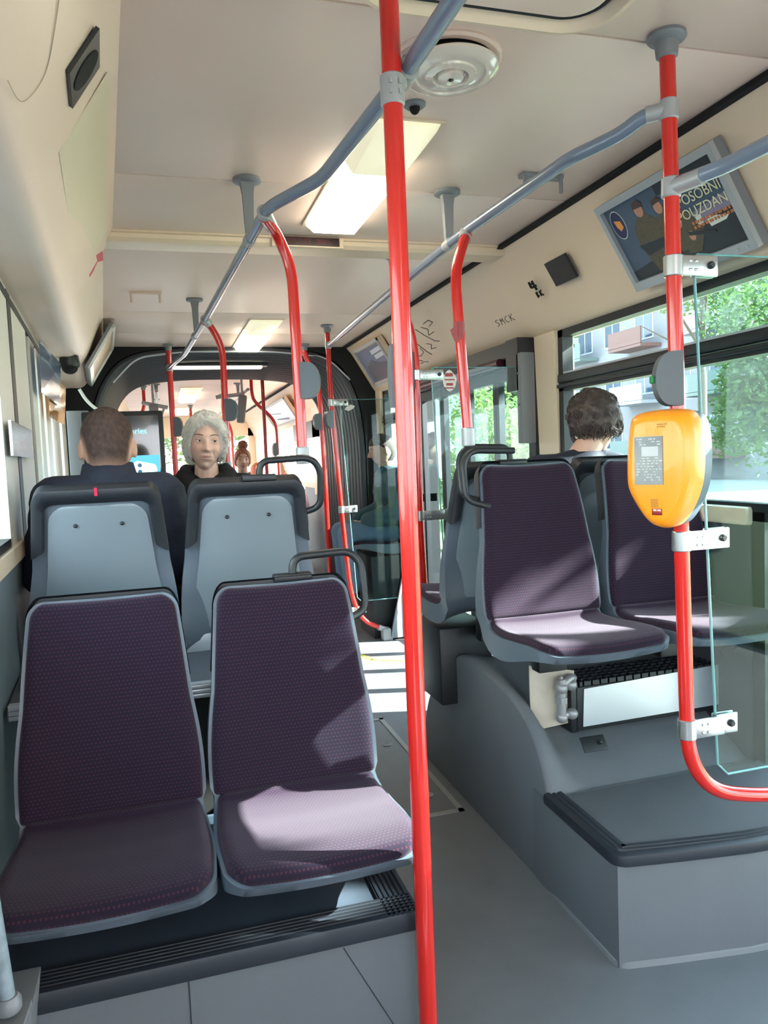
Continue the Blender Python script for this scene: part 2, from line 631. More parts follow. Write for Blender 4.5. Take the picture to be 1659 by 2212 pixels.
# side door opposite the aisle: four narrow leaves
D0, D1 = 3.42, 5.12
g = G()
g.span((1.72, D0 - 0.02, 1.80), (1.92, D1 + 0.04, 1.875))
g.span((1.76, D0 - 0.02, 1.76), (1.92, D1 + 0.04, 1.81))
g.span((1.70, D0 - 0.03, 1.62), (1.80, D0 + 0.10, 1.875))
g.span((1.78, D0 - 0.04, 0.0), (1.90, D0 + 0.03, 1.80))
d1 = struct(g.obj('door_1', BLACK))
g = G()
g.tube([(1.715, D0 + 0.2, 1.78), (1.715, D1 - 0.2, 1.78)], 0.022)
g.obj('door_shaft', M('door_shaft_maroon', (70, 26, 40), 0.4), d1)
n = 4
lw = (D1 - D0 - 0.03) / n
for i in range(n):
    a = D0 + 0.03 + i * lw
    b = a + lw - 0.004
    r_ = 0.036
    g = G()
    ou = [(a, 0.02), (b, 0.02), (b, 1.775), (a, 1.775)]
    inn = [(a + r_, 0.14), (b - r_, 0.14), (b - r_, 1.70), (a + r_, 1.70)]
    for k in range(4):
        o0, o1, i1, i0 = ou[k], ou[(k + 1) % 4], inn[(k + 1) % 4], inn[k]
        g.prism([(1.80, p[0], p[1]) for p in (o0, o1, i1, i0)], (0.035, 0, 0))
    lf = g.obj('door_leaf', RUBBER, d1)
    g = G()
    g.span((1.815, a + r_ - 0.01, 0.13), (1.820, b - r_ + 0.01, 1.71))
    g.obj('door_pane', DOORG, lf)
g = G()
g.span((1.70, D0 - 0.06, 1.36), (1.775, D0 - 0.01, 1.80), bev=0.006)
g.ball((1.697, D0 - 0.035, 1.70), 0.006)
g.ball((1.697, D0 - 0.035, 1.55), 0.006)
g.obj('door_control_cover', FLANGE, d1)

# left wall
yl = [YB, 1.0, 6.25]
def lw_prism(g, y0, y1, z0, z1, t, mi=0, out=0.0):
    yy = [y0] + ([1.0] if y0 < 1.0 < y1 else []) + [y1]
    for a, b in zip(yy[:-1], yy[1:]):
        g.prism([(WL(a) + out, a, z0), (WL(b) + out, b, z0), (WL(b) + out, b, z1), (WL(a) + out, a, z1)], (-t, 0, 0), mi)
g = G()
lw_prism(g, YB, YJ0, 0.0, 1.065, 0.08, 0)
lw_prism(g, YB, YJ0, 1.05, 1.10, 0.10, 1, 0.014)
for a, b in ((-1.2, -1.0), (2.47, 2.82), (2.90, 3.42), (3.56, 3.80), (3.90, 4.12), (4.28, 4.60), (4.76, 5.40), (5.7, YJ0)):
    lw_prism(g, a, b, 1.08, 1.93, 0.10, 2)
lw_prism(g, YB, YJ0, 1.915, 1.955, 0.12, 2)
struct(g.obj('wall_left', [WALLG, CREAM2, M('pillar_cream', (214, 208, 198), 0.45)]))
g = G()
lw_prism(g, YB, 2.50, 1.10, 1.125, 0.09, 0)
lw_prism(g, 2.81, 2.91, 1.10, 1.93, 0.09, 0, 0.002)
lw_prism(g, 3.41, 3.57, 1.10, 1.93, 0.12, 0, -0.01)
lw_prism(g, YB, 6.1, 1.895, 1.918, 0.09, 0, 0.004)
w3 = struct(g.obj('window_3', BLACK))
g = G()
lw_prism(g, YB, 2.48, 1.12, 1.90, 0.006, 0, -0.03)
g.obj('window_pane', CLEARG, w3)
g = G()
lw_prism(g, 3.80, 5.72, 1.12, 1.90, 0.006, 0, -0.04)
g.obj('window_pane', CLEARG, w3)

# left valance, a hollow moulding over the windows
g = G()
rings = []
for y in (YB, -0.6, 0.4, 1.0, 1.65, 2.2, 2.75, 3.3, 3.36, 4.0, 4.67, 5.4, 6.0, YJ0 - 0.03):
    ye = max(y, 0.6)
    xc = -0.014 - 0.066 * (ye - 1.654) - (0.035 if y > 3.34 else 0.0)
    xr = -0.19 - 0.062 * (ye - 1.35)
    zr = 1.945
    P = [Vector((xc, y, 2.256)), Vector((xc - 0.034, y, 2.205)), Vector((xr + 0.03, y, zr + 0.06)), Vector((xr - 0.03, y, zr - 0.01)),
         Vector((xr - 0.10, y, zr - 0.005)), Vector((WL(ye) - 0.02, y, 1.935))]
    P = fillet(P, 0.045, 4)
    rings.append(P + [Vector((WL(ye) - 0.10, y, 1.95)), Vector((WL(ye) - 0.10, y, 2.29)), Vector((xc - 0.02, y, 2.29))])
g.loft(rings)
val = struct(g.obj('trim_5', CREAM, sharp=50))
VA, VB, VC = Vector((-0.014, 1.654, 2.25)), Vector((-0.222, 4.67, 2.25)), Vector((-0.218, 1.66, 1.95))
vn = (VB - VA).cross(VC - VA).normalized()
if vn.x < 0:
    vn = -vn
vY = (VB - VA).normalized()
vU = vn.cross(vY).normalized()
if vU.z < 0:
    vU = -vU
def on_val(y, dz, o=0.0):      # y along the bus, dz down the sloping face from the ceiling edge
    return VA + vY * ((y - VA.y) / vY.y) - vU * dz + vn * (o - 0.001)
g = G()                        # pale insert panel on the face
g.prism([on_val(1.86, 0.055, 0.001), on_val(3.08, 0.045, 0.001), on_val(3.16, 0.25, 0.001), on_val(1.90, 0.26, 0.001)], vn * 0.004)
g.obj('insert_panel', CREAMP, val)
REDP = [(3.193, 0.125), (3.279, 0.075), (3.446, 0.068), (3.330, 0.113), (3.379, 0.142), (3.385, 0.170), (3.284, 0.181), (3.221, 0.155)]
g = G()
g.prism([on_val(a, b, 0.004) for a, b in REDP], vn * 0.0006)
g.obj('graffiti', PINK, val)
g = G()
g.tube([on_val(y_, d_, 0.002) for y_, d_ in ((1.40, 0.36), (1.48, 0.35), (1.525, 0.335), (1.541, 0.289), (1.519, 0.255), (1.429, 0.223), (1.371, 0.206))], 0.0009, 6, fil=0.05)
g.obj('panel_seam', M('seam_beige', (176, 158, 142), 0.6), val)
g = G()
q = [on_val(1.605, 0.10, 0.002), on_val(1.755, 0.10, 0.002), on_val(1.765, 0.205, 0.002), on_val(1.612, 0.205, 0.002)]
g.prism(q, vn * 0.008)
sp1 = g.obj('speaker_grille', BLACK)
tag(sp1, 'black square speaker grille on the left overhead panel', 'speaker')
g = G()
c_ = sum((Vector(p) for p in q), Vector()) / 4 + vn * 0.008
g.lathe([(0.044, 0), (0.044, 0.002), (0.03, 0.003), (0, 0.003)], c_, align(vn))
g.obj('speaker_cone', VOID, sp1)

# rear end of the front wall, bus end walls
g = G()
g.span((-0.8, YB - 0.06, 0), (1.9, YB, 0.75))
g.span((-0.8, YB - 0.06, 2.0), (1.9, YB, 2.3))
struct(g.obj('wall_front', WALLG))

# ================================================================ REAR SECTION beyond the joint
g = G()
for a, b in zip([YJ1, 8.3, 9.2, 10.2, 11.2, 12.3, 13.4], [8.3, 9.2, 10.2, 11.2, 12.3, 13.4, YE]):
    g.span((-0.55, a + 0.006, 2.25), (1.62, b - 0.006, 2.27))
g.span((-0.7, YJ1, 2.275), (2.0, YE, 2.30), 1)
struct(g.obj('ceiling', [CREAM, VOID]))
covF = [(1.535, 2.262), (1.545, 2.236), (1.58, 2.20), (1.66, 2.07), (1.735, 1.945), (1.80, 1.80), (1.84, 1.79)]
struct(cove(covF, YJ1, YE, 0.03).obj('trim_6', CREAM2, sharp=50))
g = G()
g.span((1.54, YJ1, 2.232), (1.575, YE, 2.2515))
struct(g.obj('trim_7', VOID))
g = G()
g.loft([[Vector((x - 0.4, y, z)) for x, z in ((0.0, 2.26), (-0.02, 2.2), (-0.18, 1.9), (-0.36, 1.88), (-0.36, 2.29), (0, 2.29))] for y in (YJ1, YE)])
struct(g.obj('trim_8', CREAM))
g = G()
g.span((1.84, YJ1, 0), (1.95, YE, 1.0), 0)
for a, b in ((YJ1, 7.7), (9.0, 9.25), (10.6, 11.0), (12.5, 12.9), (14.6, YE)):
    g.span((1.83, a, 0.9), (1.95, b, 1.82), 1)
g.span((1.82, YJ1, 0.98), (1.95, YE, 1.05), 1)
g.span((1.83, 9.0, 1.60), (1.95, 10.6, 1.82), 2)
struct(g.obj('wall_right', [WALLG, CREAM2, BLACK]))
g = G()
g.span((-0.95, YJ1, 0), (-0.76, YE, 1.0), 0)
for a, b in ((YJ1, 7.8), (9.4, 9.7), (11.4, 11.8), (13.5, 14.0), (14.7, YE)):
    g.span((-0.95, a, 0.9), (-0.75, b, 1.92), 1)
g.span((-0.95, YJ1, 0.98), (-0.74, YE, 1.05), 1)
struct(g.obj('wall_left', [WALLG, CREAM2]))
g = G()
g.span((-0.95, YE, 0), (1.95, YE + 0.08, 1.15), 0)
g.span((-0.95, YE, 1.85), (1.95, YE + 0.08, 2.30), 1)
g.span((-0.95, YE, 1.0), (-0.70, YE + 0.08, 2.0), 1)
g.span((1.70, YE, 1.0), (1.95, YE + 0.08, 2.0), 1)
struct(g.obj('wall_rear', [WALLG, CREAM2]))

# ================================================================ CEILING FIXTURES
def lamp(y0, y1, x0, x1, label, strength=1.0):
    t = thing('ceiling_lamp', ((x0 + x1) / 2, (y0 + y1) / 2, 2.25), label, 'lamp', 'fluorescent lamps along the ceiling')
    g = G()
    g.span((x0 - 0.006, y0 - 0.006, 2.243), (x1 + 0.006, y1 + 0.006, 2.252), bev=0.003)
    g.obj('mounting_tray', CREAM2, t)
    g = G()
    zt, zb = 2.244, 2.200
    ym = y0 + (y1 - y0) * 0.30
    A = lambda y, i, z: [Vector((x0 + i, y, zt)), Vector((x1 - i, y, zt)), Vector((x1 - i - 0.03, y, z)), Vector((x0 + i + 0.03, y, z))]
    g.loft([A(ym, 0, zb), A(y1 - 0.06, 0.0, zb), A(y1, 0.012, zt - 0.02)])
    g.obj('lit_diffuser', LAMPM, t)
    g = G()
    g.loft([A(y0, 0.006, zt - 0.012), A(y0 + 0.05, 0, zt - 0.026), A(ym, 0, zb)])
    g.obj('diffuser_end', LAMPE, t)
    return t
LAMPM = M('lit_diffuser', (255, 247, 214), 0.3, emit=1.0)
LAMPM.node_tree.nodes['Principled BSDF'].inputs['Emission Strength'].default_value = LAMP
LAMPM.node_tree.nodes['Principled BSDF'].inputs['Emission Color'].default_value = (1.0, 0.93, 0.72, 1)
LAMPE = M('diffuser_end', (236, 228, 196), 0.3, emit=0.35)
lamp(2.05, 3.02, 0.60, 0.82, 'large lit ceiling lamp nearest the camera, behind the tall red pole')
lamp(5.02, 6.22, 0.62, 0.84, 'lit ceiling lamp before the dark concertina joint')
lamp(9.4, 11.2, 0.30, 0.56, 'lit ceiling lamp farthest back, beyond the dark concertina joint')
lamp(-2.0, -0.9, 0.60, 0.82, 'ceiling lamp in the part of the bus behind the viewer')
lamp(12.6, 13.9, 0.30, 0.56, 'small ceiling lamp at the very back of the rear section')

# roof hatch, vent, dome, brackets
g = G()
def rrect(x0, y0, x1, y1, r, z, n=7):
    out = []
    for (cx, cy, a0) in ((x1 - r, y1 - r, 0), (x0 + r, y1 - r, 90), (x0 + r, y0 + r, 180), (x1 - r, y0 + r, 270)):
        for k in range(n + 1):
            a = R(a0 + 90 * k / n)
            out.append(Vector((cx + r * math.cos(a), cy + r * math.sin(a), z)))
    return out
t = thing('roof_hatch', (0.70, 1.14, 2.25), 'rounded roof hatch moulding cut by the top edge of the view', 'roof hatch')
g.loft([rrect(0.40, 0.74, 0.99, 1.55, 0.12, 2.252), rrect(0.405, 0.745, 0.985, 1.545, 0.115, 2.226), rrect(0.42, 0.76, 0.97, 1.53, 0.10, 2.222), rrect(0.44, 0.78, 0.95, 1.51, 0.085, 2.25)], caps=False)
g.obj('hatch_rim', CREAM2, t)
g = G()
g.tube(rrect(0.448, 0.788, 0.942, 1.502, 0.08, 2.240), 0.006, 8, closed=True)
g.obj('hatch_seal', BLACK, t)
g = G()
g.loft([rrect(0.455, 0.795, 0.935, 1.495, 0.075, 2.252), rrect(0.46, 0.80, 0.93, 1.49, 0.07, 2.232), rrect(0.48, 0.82, 0.91, 1.47, 0.06, 2.228)])
g.obj('hatch_lid', CREAM, t)

vc = Vector((0.706, 1.737, 2.25))
t = thing('ceiling_vent', vc, 'round cream ceiling ventilator with a lowered ringed disc', 'vent')
g = G()
g.lathe([(0.132, 0.002), (0.132, -0.005), (0.126, -0.010), (0.112, -0.010), (0.109, 0.002)], vc, seg=48)
g.obj('vent_collar', CREAM, t)
g = G()
g.lathe([(0.109, -0.001), (0.109, -0.002), (0, -0.002)], vc, seg=40)
g.obj('vent_opening', VOID, t)
g = G()
dm = rotm('X', R(-2))
dc = vc + Vector((0.003, -0.018, -0.010))
g.lathe([(0.0, -0.016), (0.104, -0.016), (0.112, -0.022), (0.112, -0.028), (0.099, -0.034), (0.083, -0.036), (0.081, -0.031), (0.062, -0.033), (0.060, -0.038), (0.043, -0.041),
         (0.038, -0.030), (0.033, -0.028), (0.030, -0.042), (0.008, -0.045), (0.007, -0.040), (0.0, -0.040)], dc, dm, 56)
g.obj('vent_disc', M('gloss_cream_plastic', (212, 200, 188), 0.14, coat=0.6), t)
g = G()
g.ball(dc + Vector((0, 0, -0.044)), 0.004)
g.obj('vent_screw', BLACK, t)

t = thing('camera_dome', (0.705, 1.963, 2.25), 'small grey camera dome on the ceiling between ventilator and lamp', 'camera')
g = G()
g.lathe([(0.030, 0.001), (0.030, -0.005), (0.024, -0.010), (0.0, -0.010)], (0.705, 1.963, 2.25))
g.obj('dome_base', FLANGE, t)
g = G()
g.ball((0.705, 1.963, 2.238), (0.014, 0.014, 0.016))
g.obj('dome_lens', VOID, t)

def staple(c, wd, label, m=FLANGE):
    g = G()
    x, y, z = c
    g.span((x - wd / 2, y - 0.02, 2.236), (x + wd / 2, y + 0.02, 2.252), bev=0.004)
    g.tube([(x - wd / 2 + 0.01, y - 0.012, 2.245), (x - wd / 2 + 0.01, y - 0.012, 2.19)], 0.007, 8)
    g.tube([(x + wd / 2 - 0.01, y - 0.012, 2.245), (x + wd / 2 - 0.01, y - 0.012, 2.19)], 0.007, 8)
    return tag(g.obj('ceiling_bracket', m), label, 'bracket')
staple((1.295, 2.37, 2.25), 0.155, 'metal hook bracket on the ceiling above the right handrail')
staple((-0.015, 4.30, 2.25), 0.165, 'pale hook bracket on the ceiling left of the left handrail', CREAM)
staple((-0.16, 8.6, 2.25), 0.24, 'grey bracket on the rear section ceiling, beyond the joint')

t = thing('display_sign', (0.68, 3.19, 2.21), 'narrow dark dot-matrix display set in the ceiling beam', 'display')
g = G()
g.span((0.50, 3.188, 2.208), (0.805, 3.204, 2.256), bev=0.003)
g.obj('display_housing', CREAM2, t)
g = G()
g.span((0.52, 3.184, 2.214), (0.785, 3.190, 2.248))
ds = g.obj('display_panel', DSIGN, t)
g = G()
for k, ww in enumerate((5, 9, 4)):
    pass
for bx in ((0.565, 0.665), (0.68, 0.74)):
    x = bx[0]
    while x < bx[1]:
        for r_ in range(5):
            if random.random() < 0.62:
                g.box((x, 3.1835, 2.222 + r_ * 0.0045), (0.0032, 0.001, 0.0032))
        x += 0.0046
g.obj('unlit_dots', SIGNLED, ds)

# lit tube in the joint ceiling
t = thing('tube_lamp', (0.50, 6.62, 2.12), 'long thin lit tube lamp across the concertina joint ceiling', 'lamp')
g = G()
g.span((0.10, 6.58, 2.145), (0.95, 6.70, 2.18), bev=0.01)
g.obj('lamp_tray', RUBBER, t)
g = G()
g.span((0.16, 6.59, 2.128), (0.90, 6.68, 2.146), bev=0.008)
g.obj('lit_tube', LAMPM, t)

# ================================================================ CONCERTINA JOINT
t = thing('concertina_joint', (0.6, 6.3, 0), 'dark ribbed rubber concertina joining the two bus sections', 'bus joint')
BELL = M('bellows_rubber', (58, 60, 66), 0.5, bump=0.15, bs=90)
nrib = 24
for k in range(nrib):
    y = YJ0 + 0.01 + k * (YJ1 - YJ0 - 0.02) / (nrib - 1)
    f = k / (nrib - 1)
    zt = 2.225 - 0.05 * f
    xl, xr = -0.47 + 0.02 * f, 1.66 + 0.0 * f
    P = [(xl, y, 0.02), (xl, y, 1.55), (xl + 0.06, y, 1.90), (xl + 0.26, y, zt - 0.05), (0.25, y, zt), (0.95, y, zt), (xr - 0.26, y, zt - 0.05), (xr - 0.06, y, 1.90), (xr, y, 1.55), (xr, y, 0.02)]
    g = G()
    g.tube([Vector(p) for p in P], 0.030 + (0.012 if k % 2 else 0.0), 8, fil=0.22)
    g.obj('bellows_rib', BELL, t)
g = G()
inner = [Vector(p) for p in ((-0.50, 0.0, 0.0), (-0.50, 0, 1.55), (-0.44, 0, 1.92), (-0.23, 0, 2.20), (0.25, 0, 2.255), (0.95, 0, 2.255), (1.43, 0, 2.20), (1.63, 0, 1.92), (1.69, 0, 1.55), (1.69, 0, 0.0))]
inner = fillet(inner, 0.2, 6)
outer = []
for p in inner:
    d = Vector((p.x - 0.6, 0, max(0.0, p.z - 1.0)))
    k = min((1.40 / abs(d.x)) if abs(d.x) > 1e-6 else 99, (1.33 / d.z) if d.z > 1e-6 else 99)
    outer.append(Vector((0.6, 0, min(p.z, 1.0))) + d * max(1.02, k))
for y in (YJ0 - 0.02, YJ1 + 0.015):
    g.loft([[Vector((p.x, y, p.z)) for p in q] for q in (inner, outer)], closed=False)
    g.loft([[Vector((p.x, y + 0.02, p.z)) for p in q] for q in (inner, outer)], closed=False)
g.loft([[Vector((p.x, YJ0 - 0.02, p.z)) for p in inner], [Vector((p.x, YJ1 + 0.035, p.z)) for p in inner]], closed=False)
g.obj('end_frame', VOID, t)
g = G()
for y in (YJ0 - 0.012,):
    ins = [(-0.30, 1.98), (-0.12, 2.17), (0.25, 2.215), (0.95, 2.215), (1.38, 2.17), (1.58, 1.98)]
    g.tube([Vector((x, y, z)) for x, z in ins], 0.008, 8, fil=0.1)
g.obj('edge_strip', ALU, t)
g = G()
for k in range(6):
    a = Vector((1.50, 5.98 + 0.05 * k, 0.04))
    b = Vector((1.52, 6.28 + 0.06 * k, 1.02 - 0.06 * k))
    g.tube([a, b], 0.016, 8)
g.obj('joint_hoses', M('grey_brown_hose', (92, 86, 82), 0.6), t)
# ================================================================ PODIUM, LEDGE, WHEEL ARCHES
t = thing('seat_podium', (0.05, 1.7, 0), 'low grey box under the two nearest left seats, ribbed dark edge on top', 'podium')
g = G()
g.prism([(WL(1.45), 1.45, 0.0), (0.452, 1.45, 0.0), (0.452, 2.05, 0.0), (WL(2.05), 2.05, 0.0)], (0, 0, 0.372))
g.obj('podium_body', RISER, t)
g = G()
x0, x1, y0, y1, zt = WL(1.45) + 0.005, 0.462, 1.436, 2.05, 0.378
g.span((x0, 1.50, 0.368), (0.40, y1, zt))
g.obj('podium_mat', M('dark_mat', (58, 66, 78), 0.55, bump=0.1, bs=300), t)
g = G()
prof = [(0.0, -0.036), (-0.004, -0.01), (0.0, 0.004)]
for k in range(6):
    prof += [(0.006 + k * 0.011, 0.006), (0.011 + k * 0.011, 0.006), (0.0125 + k * 0.011, 0.0042), (0.0155 + k * 0.011, 0.0042)]
prof += [(0.075, 0.0), (0.075, -0.012), (0.012, -0.012), (0.012, -0.036)]
g.loft([[Vector((x0, y0 + a, zt + b)) for a, b in prof], [Vector((x1 - 0.0, y0 + a, zt + b)) for a, b in prof]])
g.loft([[Vector((x1 - a, y0, zt + b)) for a, b in prof], [Vector((x1 - a, y1, zt + b)) for a, b in prof]])
g.obj('ribbed_nosing', NOSE, t, sharp=25)
g = G()
g.span((-0.005, 1.4485, 0.01), (-0.003, 1.4515, 0.34))
g.obj('seam', RUBBER, t)
g = G()
g.prism([(0.30, 1.4485, 0.33), (0.302, 1.4485, 0.33), (0.422, 1.4485, 0.10), (0.42, 1.4485, 0.10)], (0, 0.003, 0))
g.obj('seam', RUBBER, t)

t = thing('left_ledge', (0, 2.25, 0), 'shelf with aluminium edge behind the two nearest left seats', 'ledge')
g = G()
g.prism([(WL(2.1) + 0.01, 2.06, 0.70), (0.46, 2.06, 0.70), (0.46, 2.46, 0.70), (WL(2.4), 2.46, 0.70)], (0, 0, 0.028))
g.obj('ledge_top', CARPET, t)
g = G()
for z in (0.700, 0.7125, 0.725):
    g.span((WL(2.06) + 0.012, 2.050, z), (0.46, 2.062, z + 0.0115), bev=0.001)
g.span((WL(2.06) + 0.012, 2.05, 0.735), (0.46, 2.075, 0.739))
g.obj('aluminium_edge', ALU, t)
g = G()
g.prism([(WL(2.1) + 0.01, 2.36, 0.0), (0.45, 2.36, 0.0), (0.45, 2.40, 0.0), (WL(2.4), 2.40, 0.0)], (0, 0, 0.70))
g.obj('ledge_recess_shade', VOID, t)  # riser painted black for the shade in the recess below the ledge
g = G()
g.span((-0.42, 2.45, 0.728), (0.46, 2.475, 0.785), bev=0.003)
g.obj('seat_rail', ALU, t)

PA = [(1.955, 0.0), (1.957, 0.12), (1.965, 0.24), (1.985, 0.34), (2.04, 0.435), (2.11, 0.49), (2.20, 0.528), (2.35, 0.556), (2.50, 0.572), (2.62, 0.570), (2.72, 0.540), (2.83, 0.470), (2.92, 0.40), (3.0, 0.325), (3.06, 0.24), (3.095, 0.14), (3.11, 0.0)]
PB = [(1.955, 0.0), (1.957, 0.12), (1.960, 0.20), (1.965, 0.28), (2.03, 0.315), (2.11, 0.355), (2.20, 0.40), (2.32, 0.47), (2.50, 0.545), (2.62, 0.555), (2.72, 0.530), (2.83, 0.465), (2.92, 0.395), (3.0, 0.32), (3.06, 0.235), (3.095, 0.14), (3.11, 0.0)]
def dens(P):
    return [Vector((0, a, b)) for a, b in P]
rings = []
A_ = fillet([Vector((0, a, b)) for a, b in PA], 0.05, 3)
B_ = fillet([Vector((0, a, b)) for a, b in PB], 0.05, 3)
cm = Vector((0, 2.5, 0.0))
for dx, sc_, f in ((0.0, 0.975, 0.0), (0.003, 0.985, 0.0), (0.010, 0.994, 0.0), (0.022, 1.0, 0.0), (0.05, 0.998, 0.15), (0.085, 0.99, 0.6), (0.12, 0.985, 0.9), (0.16, 0.98, 1.0), (0.74, 0.98, 1.0)):
    rings.append([Vector((1.05 + dx, 0, 0)) + cm + (p.lerp(q, f) - cm) * sc_ for p, q in zip(A_, B_)])
t = thing('wheel_arch', (1.42, 2.5, 0), 'grey lined wheel arch hump under the raised seats on the aisle side', 'wheel arch')
g = G()
g.loft(rings)
g.obj('arch_shell', RISER, t, sharp=60)
# step platform in front of the right arch
t = thing('step_platform', (1.4, 1.8, 0), 'low grey step box with black rubber edge at the foot of the right seats', 'step')
front = [(1.046, 1.612), (1.20, 1.585), (1.40, 1.555), (1.60, 1.545), (1.80, 1.55)]
body = front + [(1.80, 2.06), (1.046, 2.06)]
g = G()
g.prism([(x, y, 0.0) for x, y in body], (0, 0, 0.285))
g.obj('step_body', RISER, t, sharp=20)
g = G()
g.prism([(x + (0.02 if x < 1.1 else 0), y + 0.03, 0.284) for x, y in front] + [(1.80, 1.96, 0.284), (1.07, 1.96, 0.284)], (0, 0, 0.012))
g.obj('step_lining', CARPET, t)
g = G()
P = [Vector((1.052, 1.985, 0))] + [Vector((x, y, 0)) for x, y in front]
P = fillet(P, 0.03, 5)
rings = []
for i, p in enumerate(P):
    d = (P[min(i + 1, len(P) - 1)] - P[max(i - 1, 0)]).normalized()
    nrm = Vector((-d.y, d.x, 0))
    pr = [(0.010, 0.270), (0.013, 0.285), (0.010, 0.298), (0.0, 0.302), (-0.008, 0.302), (-0.010, 0.299), (-0.014, 0.299), (-0.016, 0.302), (-0.024, 0.302), (-0.026, 0.299), (-0.030, 0.299), (-0.032, 0.302), (-0.044, 0.302), (-0.05, 0.297), (-0.05, 0.290), (-0.002, 0.285), (0.002, 0.270)]
    rings.append([p - nrm * a + Vector((0, 0, z)) for a, z in pr])
g.loft(rings)
g.obj('ribbed_nosing', NOSE, t, sharp=25)
g = G()
rings = []
for i, p in enumerate(P):
    d = (P[min(i + 1, len(P) - 1)] - P[max(i - 1, 0)]).normalized()
    nrm = Vector((-d.y, d.x, 0))
    rings.append([p - nrm * a + Vector((0, 0, z)) for a, z in ((0.006, 0.0), (0.005, 0.012), (-0.004, 0.016), (-0.01, 0.0))])
g.loft(rings)
g.obj('floor_welt', M('welt_grey', (122, 124, 128), 0.5), t)

t = thing('storage_box', (1.05, 2.92, 0), 'black box below the rear-facing aisle seat behind the right wheel arch', 'box')
g = G()
g.span((0.985, 2.68, 0.36), (1.20, 2.98, 0.66), bev=0.008)
g.obj('box_body', BLACK, t)
g = G()
g.span((1.09, 2.84, 0.10), (1.12, 2.88, 0.37))
g.obj('box_bracket', BLACK, t)
g = G()
g.span((1.16, 2.98, 0.48), (1.20, 3.12, 0.51))
g.obj('box_bracket', BLACK, t)

# heater
t = thing('bus_heater', (1.5, 2.2, 0.4), 'silver heater with black grille below the right seats', 'heater')
g = G()
g.prism([(1.272, 2.14, 0.42), (1.278, 2.14, 0.545), (1.83, 2.14, 0.565), (1.825, 2.14, 0.425)], (0, 0.004, 0))
g.obj('front_plate', ALU, t)
g = G()
g.span((1.255, 2.146, 0.405), (1.835, 2.30, 0.55), bev=0.004)
g.span((1.235, 2.15, 0.40), (1.262, 2.28, 0.56), bev=0.003)
g.obj('heater_case', BLACK, t)
g = G()
for k in range(19):
    x = 1.275 + k * 0.031
    g.span((x, 2.144, 0.553), (x + 0.006, 2.29, 0.568))
for k in range(6):
    y = 2.144 + k * 0.029
    g.span((1.265, y, 0.553), (1.845, y + 0.006, 0.568))
g.obj('grille', RUBBER, t)
g = G()
g.prism([(1.115, 2.20, 0.44), (1.13, 2.185, 0.415), (1.26, 2.17, 0.43), (1.26, 2.17, 0.60), (1.115, 2.20, 0.625)], (0, 0.006, 0))
g.obj('side_plate', M('worn_beige_plate', (186, 172, 156), 0.5, var=0.15, vs=30), t)
g = G()
g.tube([(1.20, 2.15, 0.585), (1.20, 2.15, 0.45)], 0.016, 14)
g.tube([(1.20, 2.15, 0.56), (1.232, 2.15, 0.585), (1.25, 2.16, 0.58)], 0.014, 12, fil=0.02)
g.tube([(1.20, 2.15, 0.465), (1.25, 2.16, 0.465)], 0.014, 12)
g.ball((1.20, 2.15, 0.555), 0.022)
g.ball((1.236, 2.15, 0.562), 0.02)
g.ball((1.20, 2.15, 0.458), 0.019)
g.ball((1.238, 2.15, 0.466), 0.019)
g.lathe([(0.021, -0.008), (0.021, 0.012)], (1.20, 2.15, 0.515), seg=6)
g.lathe([(0.007, 0), (0.007, 0.022)], (1.20, 2.15, 0.572))
g.obj('valve', M('dull_brass_grey', (150, 148, 150), 0.4, metal=0.4), t)
g = G()
g.box((1.26, 2.06, 0.395), (0.085, 0.006, 0.05), rot=rotm('X', R(-40)), bev=0.003)
g.ball((1.28, 2.052, 0.40), 0.007)
g.obj('fixing_plate', BLACK, t)

# ================================================================ SEATS
def resample(pts, n):
    P = [Vector((0, a, b)) for a, b in pts]
    # Catmull-Rom
    q = []
    for i in range(len(P) - 1):
        p0, p1, p2, p3 = P[max(i - 1, 0)], P[i], P[i + 1], P[min(i + 2, len(P) - 1)]
        for k in range(12):
            t = k / 12
            q.append(0.5 * ((2 * p1) + (p2 - p0) * t + (2 * p0 - 5 * p1 + 4 * p2 - p3) * t * t + (3 * p1 - p0 - 3 * p2 + p3) * t ** 3))
    q.append(P[-1])
    L = [0]
    for a, b in zip(q[:-1], q[1:]):
        L.append(L[-1] + (b - a).length)
    out, j = [], 0
    for i in range(n):
        s = L[-1] * i / (n - 1)
        while j < len(L) - 2 and L[j + 1] < s:
            j += 1
        f = (s - L[j]) / max(L[j + 1] - L[j], 1e-9)
        out.append(q[j].lerp(q[j + 1], f))
    return out, L[-1]

PROF = [(-0.388, -0.004), (-0.378, 0.002), (-0.36, 0.007), (-0.31, 0.010), (-0.22, 0.004), (-0.13, -0.004), (-0.05, -0.002), (-0.012, 0.014), (0.006, 0.06), (0.018, 0.155), (0.036, 0.27), (0.060, 0.385), (0.090, 0.485), (0.101, 0.513)]
PN = 90
PP, PL = resample(PROF, PN)
def pnorm(i):
    t = (PP[min(i + 1, PN - 1)] - PP[max(i - 1, 0)]).normalized()
    return Vector((0, -t.z, t.y))
def at_s(s):
    f = max(0.0, min(1.0, s)) * (PN - 1)
    i = min(int(f), PN - 2)
    return PP[i].lerp(PP[i + 1], f - i), pnorm(i).lerp(pnorm(i + 1), f - i).normalized()
SB = next(i for i, p in enumerate(PP) if p.z > 0.03 and p.y > -0.03) / (PN - 1)   # where the back begins
def halfw(s):
    if s < SB:
        return 0.190 + 0.012 * math.sin(math.pi * min(1, s / SB)) - 0.004 * s / SB
    f = (s - SB) / (1 - SB)
    return 0.194 + 0.006 * math.sin(math.pi * min(f * 2, 1)) - 0.040 * f ** 1.3
